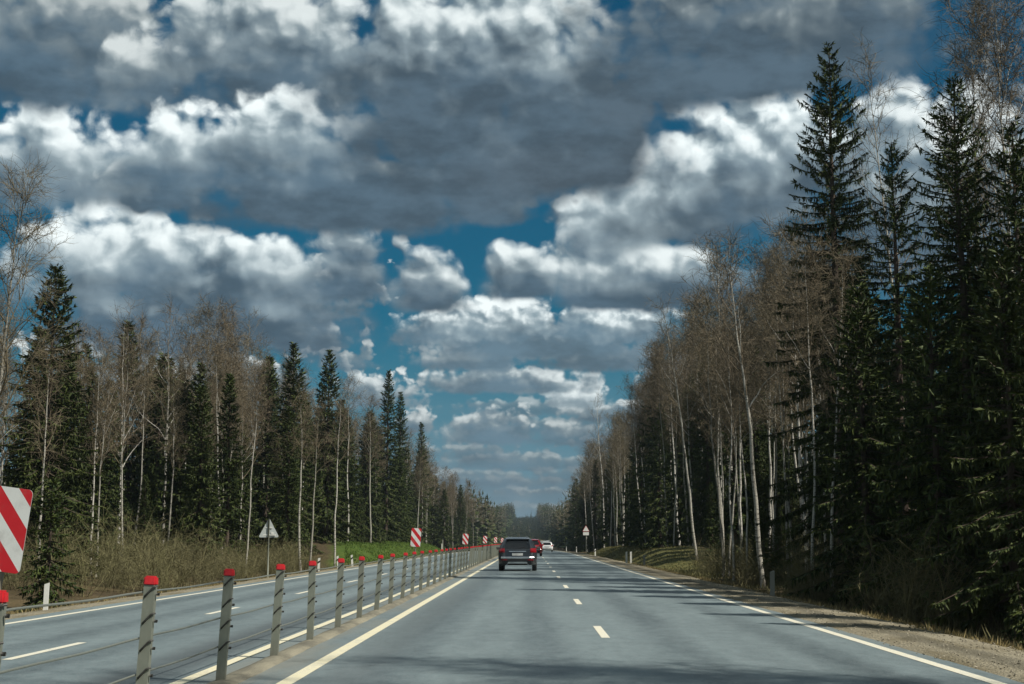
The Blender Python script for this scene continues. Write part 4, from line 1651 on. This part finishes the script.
def make_car(name, label, cat, loc, rz, S_, L, W, belt, roof, wheel_r, paint, wagon=True, lower_trim=True, rails=True, win_w=0.64, lamp=(0.90, 1.10, 0.62), plate_z=0.80, group=None):
    root = thing(name, label, cat, loc, rz, group)
    b = MB()
    S_.body(b)
    bo = link('body', b.mesh('car_body', paint, True), root)
    bv = bo.modifiers.new('bevel', 'BEVEL')
    bv.width = 0.03
    bv.segments = 2
    bv.limit_method = 'ANGLE'
    bv.angle_limit = R(40)

    def rear_panel(pname, x0, x1, z0, z1, g, m, taper=1.0, nx=9, nz=6, arch=0.0):
        grid = []
        for i in range(nz):
            z = z0 + (z1 - z0) * i / (nz - 1)
            k = 1.0 + (taper - 1.0) * i / (nz - 1)
            row = []
            for j in range(nx):
                u = j / (nx - 1)
                xm = (x0 + x1) / 2
                x = xm + (x0 + (x1 - x0) * u - xm) * k
                zz = z + arch * (1 - (2 * u - 1) ** 2) * i / (nz - 1)
                row.append((x, S_.rear(x, zz, g), zz))
            grid.append(row)
        q = MB()
        q.add(*patch(grid, (0, 0.03, 0)))
        return link(pname, q.mesh(pname, m), root)

    rear_panel('rear_window', -win_w, win_w, belt + 0.06, roof - 0.14, 0.010, M_glass, 0.86, arch=0.03)
    wp = MB()
    wp.tube([(0.02, S_.rear(0, belt + .09, 0.02), belt + 0.09), (0.40, S_.rear(.4, belt + .13, 0.022), belt + 0.13)], 0.010, 5)
    link('wiper', wp.mesh('wiper', M_trim), root)
    for sg in (-1, 1):
        z0, z1, xi = lamp
        w = S_.at((z0 + z1) / 2)[2]
        rear_panel('taillight', sg * xi, sg * (w - 0.012), z0, z1, 0.016, M_lamp, 0.92, nx=10)
    if lower_trim:
        rear_panel('bumper', -W / 2 + 0.06, W / 2 - 0.06, 0.33, 0.60, 0.035, M_trim, 1.0)
        rear_panel('skid_plate', -0.50, 0.50, 0.36, 0.45, 0.050, M_chrome, 0.9)
        rear_panel('bumper_reflection', -0.80, 0.80, 0.605, 0.69, 0.030, M_chrome, 1.0)  # bright chrome panel standing in for light reflected along the upper bumper
        for sg in (-1, 1):
            rear_panel('reflector', sg * 0.50, sg * 0.78, 0.52, 0.57, 0.042, M_lamp)
    rear_panel('chrome_strip', -0.42, 0.42, plate_z + 0.13, plate_z + 0.17, 0.014, M_chrome)
    rear_panel('license_plate', -0.26, 0.26, plate_z - 0.05, plate_z + 0.06, 0.016, M_numplate)
    # side glass and windscreen
    hz0, hz1 = belt + 0.05, roof - 0.13
    for sg in (-1, 1):
        for (ya, yb) in ((0.17, 0.33), (0.345, 0.49), (0.505, 0.66)):
            grid = []
            for i in range(5):
                z = hz0 + (hz1 - hz0) * i / 4
                yr, yf, w, rc = S_.at(z)
                row = []
                for j in range(5):
                    y_ = L * (ya + (yb - ya) * j / 4)
                    y_ = min(max(y_, yr + rc * 0.8), yf - rc * 0.8)
                    row.append((sg * (w + 0.006), y_, z))
                grid.append(row)
            q = MB()
            q.add(*patch(grid, (-sg * 0.03, 0, 0)))
            link('side_window', q.mesh('side_window', M_glass), root)
    grid = [[(x, S_.front(x, z, 0.008), z) for x in np.linspace(-win_w, win_w, 7)] for z in np.linspace(hz0 + 0.02, hz1, 5)]
    q = MB()
    q.add(*patch(grid, (0, -0.03, 0)))
    link('windscreen', q.mesh('windscreen', M_glass), root)
    for sg in (-1, 1):
        grid = [[(sg * x, S_.front(x, z, 0.012), z) for x in np.linspace(0.5, W / 2 - 0.05, 6)] for z in (0.66, 0.74, 0.80)]
        q = MB()
        q.add(*patch(grid, (0, -0.03, 0)))
        link('headlight', q.mesh('headlight', M_headlamp), root)
        # mirror
        q = MB()
        q.box((-0.10, -0.05, -0.07), (0.10, 0.05, 0.07))
        mo = link('mirror', q.mesh('mirror', paint), root, (sg * (W / 2 + 0.07), L * 0.66, belt + 0.07))
        bv = mo.modifiers.new('bevel', 'BEVEL')
        bv.width = 0.035
        bv.segments = 3
        if rails:
            q = MB()
            w = S_.at(roof - 0.04)[2]
            q.tube([(sg * (w - 0.10), L * 0.16, roof - 0.04), (sg * (w - 0.09), L * 0.19, roof + 0.03), (sg * (w - 0.09), L * 0.50, roof + 0.03), (sg * (w - 0.10), L * 0.54, roof - 0.04)], 0.016, 6)
            link('roof_rail', q.mesh('roof_rail', M_chrome, True), root)
        q = MB()
        q.tube([(sg * 0.52, 0.10, 0.33), (sg * 0.52, 0.28, 0.33)], 0.035, 8)
        link('exhaust', q.mesh('exhaust', M_chrome), root)
    q = MB()
    ys0 = S_.rear(0, roof - 0.10)
    q.add(*patch([[(x, ys0 - 0.10 - 0.04 * (1 - (x / 0.6) ** 2), roof - 0.085) for x in np.linspace(-0.58, 0.58, 7)],
                  [(x, ys0 + 0.28, roof - 0.015) for x in np.linspace(-0.56, 0.56, 7)]], (0, 0, -0.03)))
    link('spoiler', q.mesh('spoiler', paint), root)
    for yy_ in (L * 0.20, L * 0.79):
        for sg in (-1, 1):
            wt_ = 0.225
            bm = MB()
            prof = [(-wt_ / 2, wheel_r - 0.02), (-wt_ / 2 + 0.03, wheel_r), (wt_ / 2 - 0.03, wheel_r), (wt_ / 2, wheel_r - 0.02), (wt_ / 2, wheel_r * 0.62), (-wt_ / 2, wheel_r * 0.62)]
            n = 24
            v = [(px_, r_ * math.cos(2 * PI * a / n), r_ * math.sin(2 * PI * a / n)) for a in range(n) for px_, r_ in prof]
            m_ = len(prof)
            f = [(a * m_ + k, a * m_ + (k + 1) % m_, ((a + 1) % n) * m_ + (k + 1) % m_, ((a + 1) % n) * m_ + k) for a in range(n) for k in range(m_)]
            bm.add(v, f)
            w_o = link('wheel', None, root, (sg * (W / 2 - wt_ / 2 - 0.02), yy_, wheel_r))
            link('tyre', bm.mesh('tyre', M_tyre, True), w_o)
            bm = MB()
            bm.tube([(-0.07, 0, 0), (0.07, 0, 0)], wheel_r * 0.18, 12)
            for a in range(5):
                c, s_ = math.cos(a * 2 * PI / 5), math.sin(a * 2 * PI / 5)
                bm.tube([(sg * 0.05, 0, 0), (sg * 0.07, c * wheel_r * 0.60, s_ * wheel_r * 0.60)], 0.028, 6)
            bm.tube([(-0.09, 0, 0), (0.0, 0, 0)], wheel_r * 0.615, 20)
            link('rim', bm.mesh('rim', M_rim), w_o)
    return root


# z, rear y, front y, half width, corner radius
suv = Shell([(0.27, 0.28, 4.30, 0.80, 0.20), (0.34, 0.10, 4.50, 0.90, 0.26), (0.50, 0.02, 4.58, 0.935, 0.36), (0.66, 0.01, 4.58, 0.945, 0.38), (0.76, 0.07, 4.52, 0.945, 0.40),
             (0.98, 0.10, 4.40, 0.940, 0.36), (1.04, 0.13, 3.30, 0.915, 0.40), (1.12, 0.18, 3.22, 0.875, 0.40), (1.40, 0.36, 2.75, 0.755, 0.38), (1.53, 0.48, 2.45, 0.665, 0.36), (1.60, 0.66, 2.25, 0.55, 0.34), (1.64, 1.0, 2.0, 0.38, 0.25)])
P_suv = car_paint('black_car_paint', (0.026, 0.031, 0.036), 0.2)
P_red = car_paint('red_car_paint', (0.42, 0.012, 0.016), 0.25)
P_wht = car_paint('white_car_paint', (0.74, 0.75, 0.75), 0.25)
CY = 70.0
make_car('suv', 'dark sport utility car with red tail lights driving ahead in the left lane', 'car', (-0.62, CY, float(zr(CY))), R(-0.4), suv, 4.6, 1.90, 1.02, 1.64, 0.355, P_suv)
CY = 138.0
make_car('red_car', 'red car mostly hidden behind the dark car ahead', 'car', (0.22, CY, float(zr(CY))), 0, suv, 4.6, 1.90, 1.02, 1.64, 0.355, P_red, lower_trim=True, rails=False)
wag = Shell([(0.22, 0.25, 4.30, 0.76, 0.18), (0.32, 0.08, 4.45, 0.86, 0.24), (0.50, 0.02, 4.50, 0.885, 0.28), (0.66, 0.03, 4.50, 0.890, 0.28), (0.86, 0.08, 4.35, 0.885, 0.32),
             (0.93, 0.10, 3.35, 0.87, 0.32), (1.00, 0.14, 3.25, 0.84, 0.30), (1.28, 0.40, 2.75, 0.73, 0.28), (1.42, 0.55, 2.40, 0.64, 0.28), (1.47, 0.75, 2.20, 0.54, 0.26), (1.49, 1.0, 2.0, 0.40, 0.22)])
CY = 214.0
make_car('white_car', 'white car far ahead in the right lane beside the red car', 'car', (2.50, CY, float(zr(CY))), R(-0.5), wag, 4.5, 1.78, 0.93, 1.49, 0.32, P_wht, lower_trim=False, rails=False, lamp=(0.80, 1.0, 0.60), plate_z=0.66)

# ------------------------------------------------------------------ the air
def haze_box():
    b = MB()
    b.box((-1500, -90, -8), (1500, 3200, 75))
    m = bpy.data.materials.new('haze')
    m.use_nodes = True
    t = m.node_tree
    t.nodes.clear()
    out = t.nodes.new('ShaderNodeOutputMaterial')
    v = t.nodes.new('ShaderNodeVolumePrincipled')
    v.inputs['Color'].default_value = (0.62, 0.78, 0.92, 1)
    v.inputs['Density'].default_value = 0.00014
    v.inputs['Anisotropy'].default_value = 0.2
    t.links.new(v.outputs[0], out.inputs['Volume'])
    o = link('haze', b.mesh('haze', m))
    tag(o, 'thin bluish haze over the far end of the road', 'haze', None, 'stuff')


haze_box()
